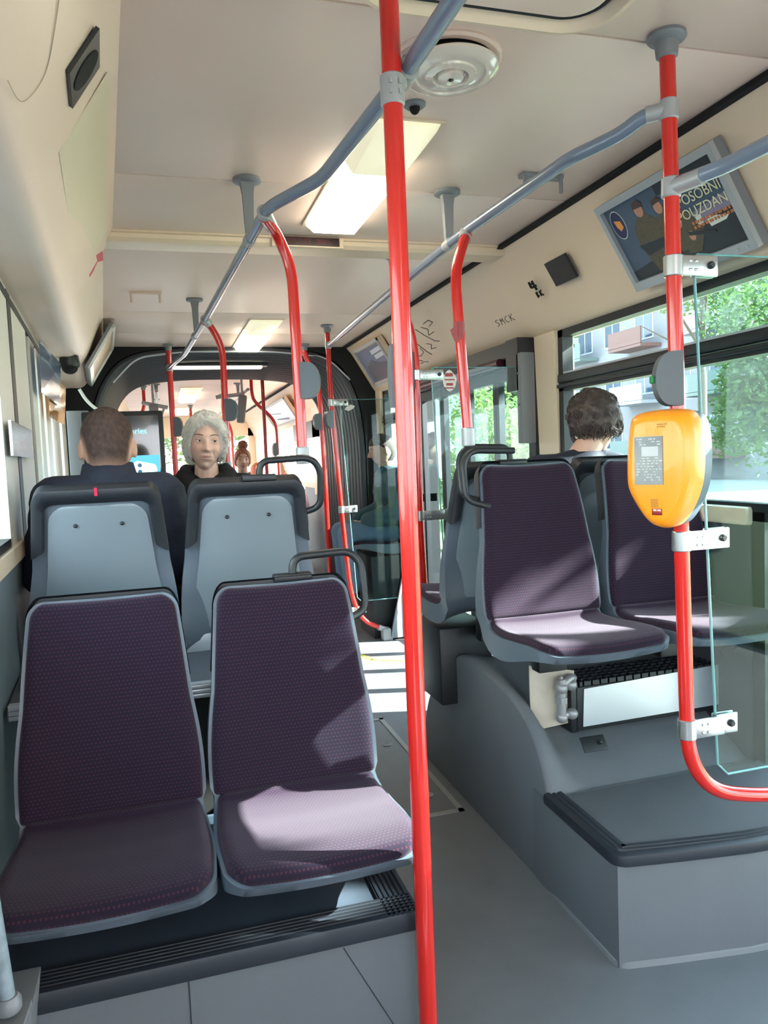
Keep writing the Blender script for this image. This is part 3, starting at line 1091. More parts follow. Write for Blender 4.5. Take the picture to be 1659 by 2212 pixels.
def sheet(s0, s1, inset, o0, o1, dish=0.012, rc=0.03, rc0=0.03, ns=40, ntv=22, puff=False, uv=False, lo=None):
    """a curved slab over the seat profile between s0 and s1, from offset o0 up to o1"""
    L = PL * (s1 - s0)
    top, bot, uvs = [], [], []
    for i in range(ns + 1):
        q = i / ns
        # denser near ends
        qq = 0.5 - 0.5 * math.cos(math.pi * q)
        s = s0 + (s1 - s0) * qq
        p, n = at_s(s)
        w_ = halfw(s) - inset
        d0, d1 = qq * L, (1 - qq) * L
        if d1 < rc:
            w_ = w_ - rc + math.sqrt(max(0, rc * rc - (rc - d1) ** 2))
        if d0 < rc0:
            w_ = w_ - rc0 + math.sqrt(max(0, rc0 * rc0 - (rc0 - d0) ** 2))
        for j in range(ntv + 1):
            u = -math.cos(math.pi * j / ntv)
            dd = dish * u * u
            h = o1
            if puff:
                e = min(1.0, (1 - abs(u)) * w_ / 0.02, d0 / 0.02, d1 / 0.02)
                h = o0 + (o1 - o0) * math.sqrt(max(0.0, 1 - (1 - e) ** 2))
            top.append(Vector((u * w_, p.y + n.y * (h + dd), p.z + n.z * (h + dd))))
            ob_ = o0 if not callable(lo) else lo(s, u)
            bot.append(Vector((u * w_, p.y + n.y * (ob_ + dd), p.z + n.z * (ob_ + dd))))
            uvs.append((u * w_, s * PL))
    m = ntv + 1
    N = len(top)
    fs = []
    for i in range(ns):
        for j in range(ntv):
            a = i * m + j
            fs.append([a, a + 1, a + m + 1, a + m])
            fs.append([N + a, N + a + m, N + a + m + 1, N + a + 1])
    for i in range(ns):
        for j in (0, ntv):
            a, b = i * m + j, (i + 1) * m + j
            fs.append([a, b, b + N, a + N] if j == 0 else [b, a, a + N, b + N])
    for j in range(ntv):
        a = j
        fs.append([a + 1, a, a + N, a + 1 + N])
        a = ns * m + j
        fs.append([a, a + 1, a + 1 + N, a + N])
    g = G()
    g.add(top + bot, fs, 0, uvs + uvs if uv else None)
    return g

def make_seat(label, group, rubber_back=True):
    t = thing('bus_chair', (0, 0, 0), label, 'seat', group)
    ob = lambda g, n, m, par=None, sharp=38: g.obj(n, m, par or t, sharp=sharp, world=False)
    def skirt(s, u):
        f = s / SB
        d = 0.026 + 0.045 * math.sin(math.pi * max(0.0, min(1.0, f * 0.62))) ** 1.2 if f < 1.62 else 0.026
        return -(0.026 + (d - 0.026) * abs(u) ** 3 if True else d)
    ob(sheet(0.0, 1.0, -0.012, -0.026, 0.0, rc=0.04, rc0=0.05, ns=60, lo=skirt), 'seat_shell', SHELL, sharp=60)
    ob(sheet(0.006, SB + 0.006, -0.004, 0.0, 0.022, rc=0.02, rc0=0.05, puff=True, uv=True), 'seat_cushion', FAB, sharp=80)
    ob(sheet(SB - 0.001, 0.993, -0.004, 0.0, 0.020, rc=0.035, rc0=0.012, puff=True, uv=True), 'back_cushion', FAB, sharp=80)
    # raised rear panel with lower side ribs
    bp = ob(sheet(SB + 0.02, 0.952, 0.030, -0.036, -0.020, dish=0.010, rc=0.05, rc0=0.02, ns=30, ntv=14), 'back_panel', PANEL, sharp=45)
    for sx in (-1, 1):
        p, n = at_s(0.885)
        g = G()
        g.ball((sx * 0.062, p.y - n.y * 0.037, p.z - n.z * 0.037), (0.006, 0.004, 0.006), 12, 8)
        ob(g, 'rivet', BLACK, bp)
    p, n = at_s(SB + 0.09)
    g = G()
    g.ball((-0.085, p.y - n.y * 0.037, p.z - n.z * 0.037), (0.006, 0.004, 0.006), 12, 8)
    ob(g, 'rivet', BLACK, bp)
    # soft dark cover over the top and upper sides of the back
    rings = []
    s_low, s_top = 0.775, 0.985
    path = []
    for k in range(12):
        path.append((-1, s_low + (s_top - 0.045 - s_low) * k / 11, math.pi, k))
    cw = 0.06
    for k in range(1, 9):
        path.append(('c', -1, math.pi / 2 * k / 9))
    for k in range(12):
        path.append(('t', -1 + 2 * k / 11))
    for k in range(1, 9):
        path.append(('c', 1, math.pi / 2 * (1 - k / 9)))
    for k in range(12):
        path.append((1, s_low + (s_top - 0.045 - s_low) * (11 - k) / 11, 0, 11 - k))
    ds = 0.045
    for e in path:
        if e[0] in (-1, 1):
            s = e[1]
            wi, wo = e[0] * (halfw(s) - 0.022), e[0] * (halfw(s) + 0.014)
            sx_i = sx_o = s
            if e[3] == 0:
                sx_i = s + 0.022
            if e[3] == 1:
                sx_i = s + 0.013
        elif e[0] == 'c':
            sg, a = e[1], e[2]
            s_c = s_top - ds
            w_c = halfw(s_c)
            wo = sg * (w_c + 0.014 - 0.035 + 0.035 * math.cos(a))
            sx_o = s_c + (ds + 0.030) * math.sin(a)
            wi = sg * (w_c - 0.022 - 0.03 + 0.03 * math.cos(a))
            sx_i = s_c + (ds - 0.026) * math.sin(a)
        else:
            u = e[1]
            wc = halfw(s_top - ds)
            wo = u * (wc - 0.021)
            wi = u * (wc - 0.052)
            sx_o = s_top + 0.030
            sx_i = s_top - 0.026
        ring = []
        for (ww, ss, o) in ((wo, sx_o, 0.006), (wo, sx_o, -0.03), (wo * 0.97 + wi * 0.03, sx_o, -0.036), (wo * 0.7 + wi * 0.3, sx_o * 0.8 + sx_i * 0.2, -0.041), (wi * 0.8 + wo * 0.2, sx_i * 0.8 + sx_o * 0.2, -0.040), (wi, sx_i, -0.030), (wi * 0.9 + wo * 0.1, sx_i * 0.9 + sx_o * 0.1, -0.022), (wo * 0.98, sx_o, -0.012)):
            pp, nn = at_s(ss)
            ex = max(0.0, ss - 1.0) * PL
            tg = Vector((0, nn.z, -nn.y))
            ring.append(Vector((ww, 0, 0)) + pp + nn * o + tg * ex)
        rings.append(ring)
    g = G()
    g.loft(rings)
    ob(g, 'top_cover', RUBBER, sharp=50)
    g = G()
    g.span((-0.05, -0.06, -0.14), (0.05, -0.005, -0.03), bev=0.006)
    ob(g, 'seat_mount', BLACK)
    return t
def add_handle(t, side, double=False):
    g = G()
    P = [(side * 0.035, 0.126, 0.505), (side * 0.04, 0.130, 0.572), (side * 0.19, 0.130, 0.578), (side * 0.222, 0.126, 0.54), (side * 0.222, 0.103, 0.42), (side * 0.15, 0.083, 0.398)]
    g.tube([Vector(p) for p in P], 0.0105, 12, fil=0.03)
    g.span((side * 0.035 - 0.05, 0.106, 0.512), (side * 0.035 + 0.05, 0.143, 0.532), bev=0.005)
    if double:
        P2 = [(p[0] + side * 0.004, p[1] - 0.045, p[2] - 0.012) for p in P]
        g.tube([Vector(p) for p in P2[1:]], 0.0105, 12, fil=0.03)
    return g.obj('grab_handle', BLACK, t, world=False)

seat0 = make_seat('purple moquette seat nearest the camera, by the left wall', 'front pair of left seats')
seat0['group'] = 'passenger seats'
seat0.location = (-0.145, 1.815, 0.50)
SG = 'passenger seats'
sB = dup(seat0, (0.278, 1.815, 0.50), 'purple aisle seat beside the tall red pole, with a patch of sunlight on it', group=SG)
add_handle(sB, 1)
sC = dup(seat0, (-0.180, 2.485, 0.752), 'grey seat back with a red-marked rim, before the man in navy', R(180), SG)
sC.scale = (1.04, 1.04, 1.0)
g = G()
p_, n_ = at_s(0.99)
g.box(Vector((0.0, p_.y - n_.y * 0.046, p_.z - 0.002)), (0.008, 0.004, 0.024), rot=rotm('X', R(-14)))
g.obj('red_mark', PINK, sC, world=False)
sD = dup(seat0, (0.256, 2.485, 0.752), 'grey seat back with a grab handle, in front of the white-haired woman', R(180), SG)
sD.scale = (1.04, 1.04, 1.0)
add_handle(sD, -1)
sE = dup(seat0, (1.15, 2.165, 0.765), 'raised purple aisle seat with a sunlit cushion and double black grab handle', group=SG)
add_handle(sE, -1, True)
sF = dup(seat0, (1.595, 2.165, 0.765), 'raised purple seat on the right wheel arch, partly hidden by the orange ticket machine', group=SG)
sG_ = dup(seat0, (1.15, 2.545, 0.765), 'rear-facing seat back to back with the raised aisle seat, sunlit cushion edge seen', R(180), SG)
sH = dup(seat0, (1.595, 2.545, 0.765), 'rear-facing seat on the right carrying the dark-haired passenger', R(180), SG)
sI = dup(seat0, (0.20, 3.62, 0.75), 'seat under the white-haired woman', group=SG)
sJ = dup(seat0, (1.70, 5.48, 0.68), 'sideways seat behind the farther glass screen under the passenger in teal', R(-90), SG)
for s_, zb in ((sI, 0.63), (sJ, 0.38)):
    g = G()
    lo = s_.location
    if s_ is sI:
        g.span((-0.42, 3.25, 0.0), (0.44, 3.72, 0.64))
        tag(g.obj('seat_plinth', CARPET), 'grey plinth under the seat of the white-haired woman', 'plinth')
    else:
        g.span((1.44, 5.29, 0.0), (1.80, 5.68, 0.60))
        tag(g.obj('seat_plinth', BLACK), 'dark plinth under the sideways seat by the far screen', 'plinth')
for (x0_, x1_, nm, lab) in ((-0.40, 0.45, 'wheel_arch', 'dark lined hump under the man in navy, behind the left ledge'),):
    g = G()
    g.span((x0_, 2.41, 0.0), (x1_, 3.06, 0.63), bev=0.03)
    tag(g.obj(nm, CARPET), lab, 'wheel arch')

# ================================================================ POLES AND RAILS
def pole(label, pts, r=0.0172, fil=0.08, mat=RED, name='grab_pole', flange=None, button=None, group=None):
    base = Vector(pts[0]) if pts[0][2] < pts[-1][2] else Vector(pts[-1])
    t = thing(name, base, label, 'pole', group)
    g = G()
    g.tube([Vector(p) for p in pts], r, 18, fil)
    g.obj('pole_tube', mat, t)
    if flange:
        g = G()
        c = Vector(flange)
        g.lathe([(0.042, 0.0), (0.044, -0.008), (0.040, -0.013), (0.027, -0.018), (0.024, -0.048), (0.019, -0.052)], c)
        g.obj('ceiling_flange', FLANGE, t)
    return t
def clamp_ring(t, c, d, h=0.04, r=0.0215, arm=None, ra=0.019, name='clamp'):
    g = G()
    m = align(d)
    g.lathe([(r - 0.003, -h / 2), (r, -h / 2 + 0.003), (r, h / 2 - 0.003), (r - 0.003, h / 2)], c, m, 20)
    if arm is not None:
        g.tube([Vector(c), Vector(c) + Vector(arm)], ra, 16)
    return g.obj(name, CLAMP, t)
def stop_button(t, c, d, btn=True, l=0.115):
    """a half-round push button housing on a pole; d is the side it looks to"""
    d = Vector(d).normalized()
    n = Vector((0, 0, 1)).cross(d).normalized()
    P = []
    for k in range(17):
        a = -math.pi / 2 + math.pi * k / 16
        P.append(Vector(c) + d * (0.008 + 0.042 * max(0, math.cos(a)) ** 0.8) + Vector((0, 0, l / 2 * math.sin(a))))
    P = [Vector(c) - d * 0.012 + Vector((0, 0, -l / 2))] + P + [Vector(c) - d * 0.012 + Vector((0, 0, l / 2))]
    g = G()
    g.prism([p - n * 0.021 for p in P], n * 0.042)
    b = g.obj('stop_button_box', M_STOP, t, sharp=30)
    if btn:
        g = G()
        g.box(Vector(c) + d * 0.050, (0.016, 0.016, 0.018), bev=0.004)
        g.obj('push_button', GREEN, b)
    return b
M_STOP = M('stop_box_grey', (74, 80, 86), 0.45)

# P1 the tall centre pole
p1 = pole('tall red pole at the centre of the view beside the nearest left aisle seat', [(0.458, 1.395, 0.0), (0.458, 1.395, 2.25)], 0.0185, flange=(0.458, 1.395, 2.25))
clamp_ring(p1, (0.458, 1.395, 2.0), (0, 0, 1), 0.055, 0.0228)
g = G()
g.tube([(0.458, 1.395, 2.02), (0.497, 1.45, 2.052)], 0.020, 16)
g.lathe([(0.021, -0.028), (0.0225, -0.025), (0.0225, 0.025), (0.021, 0.028)], (0.4965, 1.435, 2.052), align((-0.03, 1, 0)), 20)
for dz in (-0.014, 0.004):
    for dx in (-0.012, 0.006):
        g.span((0.458 + dx, 1.3705, 2.0 + dz), (0.458 + dx + 0.005, 1.376, 2.0 + dz + 0.009))
g.obj('rail_clamp', CLAMP, p1)
stop_button(p1, (0.458, 1.405, 1.475), (0.16, 0.98, 0), False, 0.12)
# P2 right pole with screen
def p2x(z):
    return 1.162 + (2.25 - z) * 0.0195
P2Y = 1.53
p2 = pole('red pole carrying the orange ticket machine, bent at its foot', [(1.765, P2Y + 0.06, 0.295), (1.76, P2Y + 0.04, 0.385), (1.42, P2Y, 0.425), (1.262, P2Y, 0.462), (p2x(0.52), P2Y, 0.56), (p2x(0.7), P2Y, 0.7), (p2x(2.25), P2Y, 2.25)], 0.0178, fil=0.07, flange=(p2x(2.25), P2Y, 2.25))
# P3
p3 = pole('red pole rising from the grab handle of the grey seat back before the white-haired woman', [(0.346, 2.31, 2.045), (0.398, 2.42, 2.03), (0.440, 2.43, 1.93), (0.446, 2.43, 1.36)], 0.0172, fil=0.07)
clamp_ring(p3, (0.446, 2.43, 1.337), (0, 0, 1), 0.055, 0.022, name='handle_socket')
g = G()
g.tube([(0.338, 2.285, 2.056), (0.372, 2.375, 2.04)], 0.0205, 16)
g.obj('rail_clamp', CLAMP, p3)
stop_button(p3, (0.463, 2.425, 1.575), (0.94, -0.3, 0), False)
# P4
p4 = pole('red pole rising from the handle of the raised right aisle seat, torn sticker on it', [(1.022, 2.38, 2.045), (0.985, 2.33, 2.0), (0.945, 2.31, 1.90), (0.968, 2.30, 1.40)], 0.0172, fil=0.07)
clamp_ring(p4, (0.969, 2.30, 1.375), (0, 0, 1), 0.06, 0.022, name='handle_socket')
g = G()
g.tube([(1.026, 2.40, 2.056), (1.003, 2.355, 2.02)], 0.0205, 16)
g.obj('rail_clamp', CLAMP, p4)
g = G()
g.lathe([(0.0178, -0.028), (0.0182, -0.02), (0.0182, 0.026), (0.0178, 0.03)], (0.952, 2.306, 1.715), seg=20)
g.prism([(0.938, 2.288, 1.735), (0.912, 2.283, 1.715), (0.925, 2.286, 1.685), (0.94, 2.288, 1.675)], (0, -0.001, 0))
g.obj('torn_sticker', STKR, p4)
# P5
p5 = pole('red pole behind the white-haired woman, joined to the left handrail', [(0.265, 4.02, 2.045), (0.30, 4.05, 2.03), (0.352, 4.06, 1.92), (0.346, 4.06, 1.28)], 0.0172, fil=0.07)
g = G()
g.tube([(0.262, 3.98, 2.056), (0.285, 4.03, 2.04)], 0.0205, 16)
g.obj('rail_clamp', CLAMP, p5)
clamp_ring(p5, (0.346, 4.06, 1.30), (0, 0, 1), 0.06, 0.022, name='handle_socket')
stop_button(p5, (0.362, 4.05, 1.60), (0.95, -0.3, 0), False)
# P6 with flange, right of the advertising monitor
p6 = pole('red pole with ceiling flange right of the advertising monitor', [(0.122, 6.10, 0.0), (0.122, 6.10, 2.25)], 0.021, mat=DRED, flange=(0.122, 6.10, 2.25))
stop_button(p6, (0.145, 6.09, 1.62), (0.95, -0.3, 0), False, 0.15)
clamp_ring(p6, (0.122, 6.10, 2.07), (0, 0, 1), 0.05, 0.025)
# P9
p9 = pole('cranked red pole beside the concertina joint, half hidden by the seat-handle pole', [(1.17, 6.08, 2.25), (1.17, 6.08, 2.17), (1.245, 6.08, 2.02), (1.28, 6.08, 1.85), (1.29, 6.08, 1.2), (1.30, 6.08, 0.0)], 0.02, fil=0.1, flange=(1.17, 6.08, 2.25))
stop_button(p9, (1.262, 6.07, 1.63), (-0.95, -0.2, 0), False, 0.13)
# P7/P8 dark red poles in the joint
p7 = pole('thin dark red pole standing in the concertina joint', [(1.03, 7.62, 0.0), (1.03, 7.62, 2.23)], 0.018, mat=DRED)
p8 = pole('cranked dark red pole just beyond the concertina joint, black button box on it', [(0.99, 8.2, 2.25), (0.99, 8.2, 2.04), (1.02, 8.2, 1.96), (1.19, 8.2, 1.80), (1.235, 8.2, 1.70), (1.25, 8.2, 0.0)], 0.018, fil=0.1, mat=DRED)
stop_button(p8, (1.225, 8.19, 1.45), (-0.95, -0.2, 0), False, 0.15)
# P10, P11 door screen poles
p10 = pole('red pole of the farther door screen, curving to the floor at its foot', [(1.172, 5.22, 2.25), (1.176, 5.22, 1.75), (1.225, 5.22, 0.80), (1.255, 5.22, 0.36), (1.33, 5.22, 0.16), (1.48, 5.22, 0.085)], 0.0172, fil=0.13, flange=(1.172, 5.22, 2.25))
stop_button(p10, (1.165, 5.21, 1.60), (-0.9, -0.4, 0), False, 0.12)
g = G()
g.tube([(1.45, 5.22, 0.098), (1.50, 5.22, 0.077)], 0.021, 14)
g.span((1.475, 5.18, 0.0), (1.535, 5.26, 0.09), bev=0.01)
g.obj('floor_foot', CLAMP, p10)
P11Y = 3.42
p11 = pole('red pole of the nearer door screen, mostly hidden behind the tall centre pole', [(1.10, P11Y, 2.25), (1.11, P11Y, 2.08), (1.165, P11Y, 1.93), (1.188, P11Y, 1.80), (1.178, P11Y, 1.02), (1.19, P11Y, 0.55), (1.225, P11Y, 0.35), (1.40, P11Y, 0.20), (1.80, P11Y, 0.17)], 0.0172, fil=0.1, flange=(1.10, P11Y, 2.25))
stop_button(p11, (1.150, P11Y - 0.01, 1.72), (-0.8, -0.6, 0), False, 0.17)
# rear section poles
for i, (x, y, lab) in enumerate(((-0.12, 9.2, 'dark red pole far back left, below the grey hanging bracket'), (0.86, 10.4, 'small red pole far back right, by the pale advert frame'), (0.52, 12.2, 'small red pole with flange deep in the rear section'))):
    q = pole(lab, [(x, y, 2.25), (x, y, 2.0), (x + (-0.12 if i == 0 else 0.1), y, 1.78), (x + (-0.14 if i == 0 else 0.12), y, 0.0)], 0.02, fil=0.08, mat=DRED, flange=(x, y, 2.25))

# handrails
def rail(label, pts, fil, r=0.0172, mat=RAIL):
    t = thing('handrail', pts[0], label, 'handrail')
    g = G()
    g.tube([Vector(p) for p in pts], r, 18, fil)
    g.obj('rail_tube', mat, t)
    return t
LR = rail('blue-grey left handrail under the ceiling, kinked beside the large lamp', [(0.525, 0.3, 2.055), (0.497, 1.44, 2.055), (0.452, 2.00, 2.055), (0.346, 2.25, 2.055), (0.333, 2.54, 2.055), (0.268, 4.0, 2.055), (0.205, 5.25, 2.055), (0.165, 5.55, 2.055), (0.122, 6.08, 2.07)], 0.06)
RR = rail('blue-grey right handrail under the ceiling, running back to the farther door screen', [(p2x(2.08), P2Y, 2.085), (1.122, 1.562, 2.083), (1.098, 1.615, 2.062), (1.050, 1.765, 2.060), (1.026, 2.36, 2.06), (1.027, 2.54, 2.06), (1.046, 3.09, 2.065), (1.08, 3.79, 2.075), (1.13, 4.68, 2.09), (1.172, 5.20, 2.11)], 0.045)
R2 = rail('short blue-grey handrail crossing the advert at the right edge of the view', [(p2x(1.9), P2Y, 1.915), (1.205, 1.40, 1.915), (1.225, 0.9, 1.915), (1.25, 0.2, 1.915)], 0.03)
clamp_ring(p2, (p2x(2.085), P2Y, 2.085), (0.02, 0, 1), 0.045, 0.022, arm=(-0.040, 0.030, -0.002), name='rail_clamp')
clamp_ring(p2, (p2x(1.91), P2Y, 1.912), (0.02, 0, 1), 0.045, 0.022, arm=(0.022, -0.080, 0.0), name='rail_clamp')
clamp_ring(p10, (1.174, 5.22, 2.11), (0, 0, 1), 0.045, 0.022, arm=(-0.01, -0.05, 0), name='rail_clamp')
def hanger(t, c, zr):
    g = G()
    x, y = c
    g.lathe([(0.046, 0.001), (0.047, -0.010), (0.040, -0.014)], (x, y, 2.25))
    g.loft([[Vector((x + sx * a, y + sy * b, z)) for sx, sy in ((-1, -1), (1, -1), (1, 1), (-1, 1))] for a, b, z in ((0.024, 0.014, 2.24), (0.018, 0.012, 2.20), (0.013, 0.010, zr))])
    g.obj('ceiling_hanger', FLANGE, t)
hanger(LR, (0.332, 2.575), 2.06)
hanger(LR, (0.246, 4.45), 2.06)
hanger(RR, (1.035, 2.575), 2.062)
for t_, c, d in ((LR, (0.331, 2.58, 2.055), (-0.045, 1, 0)), (LR, (0.24, 4.52, 2.055), (-0.045, 1, 0)), (RR, (1.028, 2.56, 2.06), (0.03, 1, 0))):
    clamp_ring(t_, c, d, 0.05, 0.0205, name='rail_joint')
for xx, lab in ((0.02, 'pale handrail far back on the left of the rear section'), (0.93, 'pale handrail far back on the right of the rear section')):
    q = rail(lab, [(xx, 8.0, 2.08), (xx, 13.5, 2.08)], 0, mat=CLAMP)
    hanger(q, (xx, 9.0), 2.08)
    hanger(q, (xx, 11.0), 2.08)

# ================================================================ GLASS SCREENS BY THE DOORS
def screen(label, y, xl, xr, z0, z1, lean, xp, zs, gm):
    t = thing('door_screen', (xl, y, z0), label, 'screen')
    a = lambda x, z: x + (z1 - z) * lean
    g = G()
    P = [(a(xl, z0) + 0.03, y - 0.003, z0), (xr, y - 0.003, z0), (xr, y - 0.003, z1), (a(xl, z1) + 0.012, y - 0.003, z1), (a(xl, z1), y - 0.003, z1 - 0.012), (a(xl, z0), y - 0.003, z0 + 0.03)]
    g.prism(P, (0, 0.006, 0))
    gl = g.obj('glass_sheet', gm, t)
    g = G()
    g.tube([Vector((p[0], y, p[2])) for p in P[3:]] + [Vector((P[0][0], y, P[0][2])), Vector((P[1][0], y, P[1][2]))], 0.0034, 6)
    g.tube([Vector((P[3][0], y, P[3][2])), Vector((P[2][0], y, P[2][2]))], 0.0022, 6)
    g.obj('polished_edge', EDGEG, gl)
    for z in zs:
        px_ = xp(z)
        g = G()
        ez = a(xl, z) + 0.05
        g.lathe([(0.0205, -0.024), (0.0225, -0.022), (0.0225, 0.022), (0.0205, 0.024)], (px_, y, z), seg=20)
        g.span((px_ + 0.010, y - 0.016, z - 0.023), (ez - 0.035, y - 0.006, z + 0.023), bev=0.002)
        g.span((ez - 0.055, y - 0.012, z - 0.024), (ez + 0.008, y - 0.005, z + 0.026), bev=0.006)
        g.span((ez - 0.055, y + 0.004, z - 0.024), (ez + 0.008, y + 0.010, z + 0.026), bev=0.006)
        for dx in (0.030, 0.046):
            for dz in (-0.010, 0.010):
                g.span((px_ + dx, y - 0.019, z + dz - 0.003), (px_ + dx + 0.008, y - 0.015, z + dz + 0.003), bev=0.001)
        c = g.obj('glass_clip', STEEL, t)
        g = G()
        g.lathe([(0.009, 0), (0.009, 0.006), (0.006, 0.010), (0, 0.010)], (ez - 0.014, y - 0.011, z + 0.002), align((0, -1, 0)), 12)
        g.obj('clip_bolt', BLACK, c)
    return t
s1 = screen('glass screen beside the orange ticket machine at the right edge of the view', P2Y, 1.228, 1.785, 0.50, 1.765, 0.042, p2x, (1.735, 1.092, 0.632), SCREENG)
s2 = screen('glass screen with a red and white sticker, between raised seats and side door', P11Y, 1.262, 1.78, 0.42, 1.735, 0.035, lambda z: 1.186 if z > 1.4 else 1.179, (1.700, 1.035), SCREENG)
g = G()
P = []
for k in range(20):
    a = 2 * math.pi * k / 20
    P.append(Vector((1.352 + 0.036 * math.cos(a) * (1 + 0.06 * math.sin(5 * a)), P11Y - 0.0045, 1.672 + 0.048 * math.sin(a) * (1 + 0.08 * math.cos(4 * a)))))
g.prism(P, (0, -0.0006, 0))
st = g.obj('glass_sticker', STK, s2)
g = G()
for (cx, cz, w_, h_) in ((1.350, 1.700, 0.040, 0.016), (1.353, 1.677, 0.05, 0.006), (1.352, 1.655, 0.034, 0.012), (1.35, 1.638, 0.045, 0.006)):
    g.box((cx, P11Y - 0.0055, cz), (w_, 0.0006, h_))
g.obj('sticker_print', STKR, st)
s3 = screen('glass screen past the side door, before the passenger in teal', 5.22, 1.238, 1.785, 0.30, 1.735, 0.045, lambda z: 1.176 + max(0, 1.75 - z) * 0.052, (1.715, 0.965, 0.24), SCREENG)
g = G()
P = [(1.27, 1.665), (1.30, 1.655), (1.335, 1.672), (1.345, 1.69), (1.315, 1.70), (1.28, 1.682)]
g.prism([(x, 5.2155, z) for x, z in P], (0, -0.0006, 0))
g.obj('torn_label', STK, s3)
g = G()
g.prism([(1.55, 5.21, 0.015), (1.66, 5.21, 0.46), (1.80, 5.21, 0.46), (1.80, 5.21, 0.015)], (0, -0.02, 0))
g.prism([(1.545, 5.212, 0.0), (1.66, 5.212, 0.475), (1.645, 5.212, 0.475), (1.53, 5.212, 0.0)], (0, -0.024, 0))
tag(g.obj('kick_panel', M('pale_grey_panel', (150, 158, 166), 0.4)), 'slanted pale grey panel at the foot of the farther door screen', 'panel')

# ================================================================ TICKET MACHINE
vz = 1.265
t = thing('ticket_machine', (p2x(vz), P2Y, vz), 'orange ticket validator on the right red pole, grey screen and small red window', 'ticket machine', rz=R(-63))
def vout(k, inset):
    base = [(-0.060, 0.132), (-0.074, 0.118), (-0.083, 0.06), (-0.086, -0.01), (-0.080, -0.050), (-0.050, -0.100), (-0.022, -0.128), (0.006, -0.134), (0.030, -0.124), (0.055, -0.090), (0.076, -0.035), (0.082, 0.03), (0.078, 0.09), (0.066, 0.124), (0.040, 0.137), (-0.02, 0.138)]
    P = [Vector((x, 0, z)) for x, z in base]
    n_ = len(P)
    # smooth closed outline
    out = []
    for i in range(n_):
        p0, p1, p2, p3 = P[i - 1], P[i], P[(i + 1) % n_], P[(i + 2) % n_]
        for q in range(4):
            u = q / 4
            out.append(0.5 * ((2 * p1) + (p2 - p0) * u + (2 * p0 - 5 * p1 + 4 * p2 - p3) * u * u + (3 * p1 - p0 - 3 * p2 + p3) * u ** 3))
    return [Vector((v.x * (1 - inset / 0.085), k, v.z * (1 - inset / 0.135))) for v in out]
g = G()
g.loft([vout(-0.045, 0.0), vout(-0.075, 0.0), vout(-0.098, 0.006), vout(-0.110, 0.018), vout(-0.113, 0.026)])
bodyv = g.obj('orange_cover', ORANGE, t, world=False, sharp=60)
g = G()
g.loft([vout(0.008, 0.018), vout(-0.002, 0.003), vout(-0.044, 0.001)])
g.obj('back_housing', M('slate_plastic', (72, 84, 98), 0.5), t, world=False)
g = G()
g.span((-0.052, -0.1155, -0.032), (0.016, -0.112, 0.078))
lcd = g.obj('display', M('lcd_grey', (92, 94, 98), 0.25, coat=0.4), bodyv, world=False)
g = G()
random.seed(3)
for r_ in range(16):
    z = 0.072 - r_ * 0.0062
    if 3 <= r_ <= 6:
        continue
    x = -0.047
    while x < 0.008:
        l = random.uniform(0.003, 0.010)
        if random.random() < 0.7:
            g.box((x + l / 2, -0.1158, z), (l, 0.0006, 0.0026))
        x += l + random.uniform(0.002, 0.004)
g.box((-0.014, -0.1158, 0.044), (0.040, 0.0006, 0.022))
g.obj('display_text', M('lcd_pale', (176, 178, 180), 0.4), lcd, world=False)
PRINTM = M('faded_brown_ink', (150, 104, 40), 0.6)
g = G()
for k, (z, l) in enumerate(((0.104, 0.026), (0.0985, 0.020))):
    for q in range(int(l / 0.004)):
        g.box((0.004 + q * 0.004, -0.1128, z), (0.0028, 0.0012, 0.0030))
g.obj('printed_mark', PRINTM, bodyv, world=False)
g = G()
for q in range(6):
    g.box((-0.006, -0.1132, -0.066 - q * 0.0033), (0.018, 0.0012, 0.0018))
g.obj('printed_mark', PRINTM, bodyv, world=False)
g = G()
g.box((0.0, -0.1135, -0.094), (0.024, 0.003, 0.015), bev=0.001)
rw = g.obj('red_window', REDLED, bodyv, world=False)
g = G()
for x in (-0.006, -0.002, 0.004, 0.008):
    g.ball((x, -0.1155, -0.090), 0.0016, 8, 6)
g.obj('led_point', LEDDOT, rw, world=False)
# stop button above it, looking to the aisle
stop_button(p2, (p2x(1.47) - 0.012, P2Y - 0.012, 1.475), (-0.93, 0.38, 0), True, 0.125)

# ================================================================ OVERHEAD RIGHT: ADVERT, SPEAKER, GRAFFITI
ca, cb = Vector((1.56, 0, 2.23)), Vector((1.78, 0, 1.87))
cd = (cb - ca).normalized()                       # down the cove
cn = Vector((cd.z, 0, -cd.x))
if cn.x > 0:
    cn = -cn
cY = Vector((0, 1, 0))
def on_cove(y, z, o=0.0):
    p = ca + cd * ((2.23 - z) / (2.23 - 1.87) * (cb - ca).length)
    return Vector((p.x, y, p.z)) + cn * o
t = thing('framed_advert', on_cove(2.13, 2.05, 0.02), 'silver advert frame with a soldiers recruitment poster above the right window', 'advert')
ya, yb, za, zb = 2.435, 1.845, 2.195, 1.912       # ya is far
g = G()
H_ = 0.036
fo = 0.038
def bar(pa, pb, wdir, wd):
    a, b = Vector(pa), Vector(pb)
    g.prism([a, b, b + wdir * wd, a + wdir * wd], cn * 0.018)
A_, B_, C_, D_ = on_cove(ya, za, fo), on_cove(yb, za, fo), on_cove(yb, zb, fo), on_cove(ya, zb, fo)
bar(A_, B_, cd, 0.026)
bar(D_, C_, -cd, 0.032)
bar(A_ + cd * 0.026, D_ - cd * 0.032, -cY, 0.020)
bar(B_ + cd * 0.026, C_ - cd * 0.032, cY, 0.022)
g.obj('frame', M('satin_silver', (172, 178, 182), 0.35, metal=0.4), t)
g = G()
g.prism([A_, B_, C_, D_], cn * -0.030)
g.obj('backing_board', FLANGE, t)
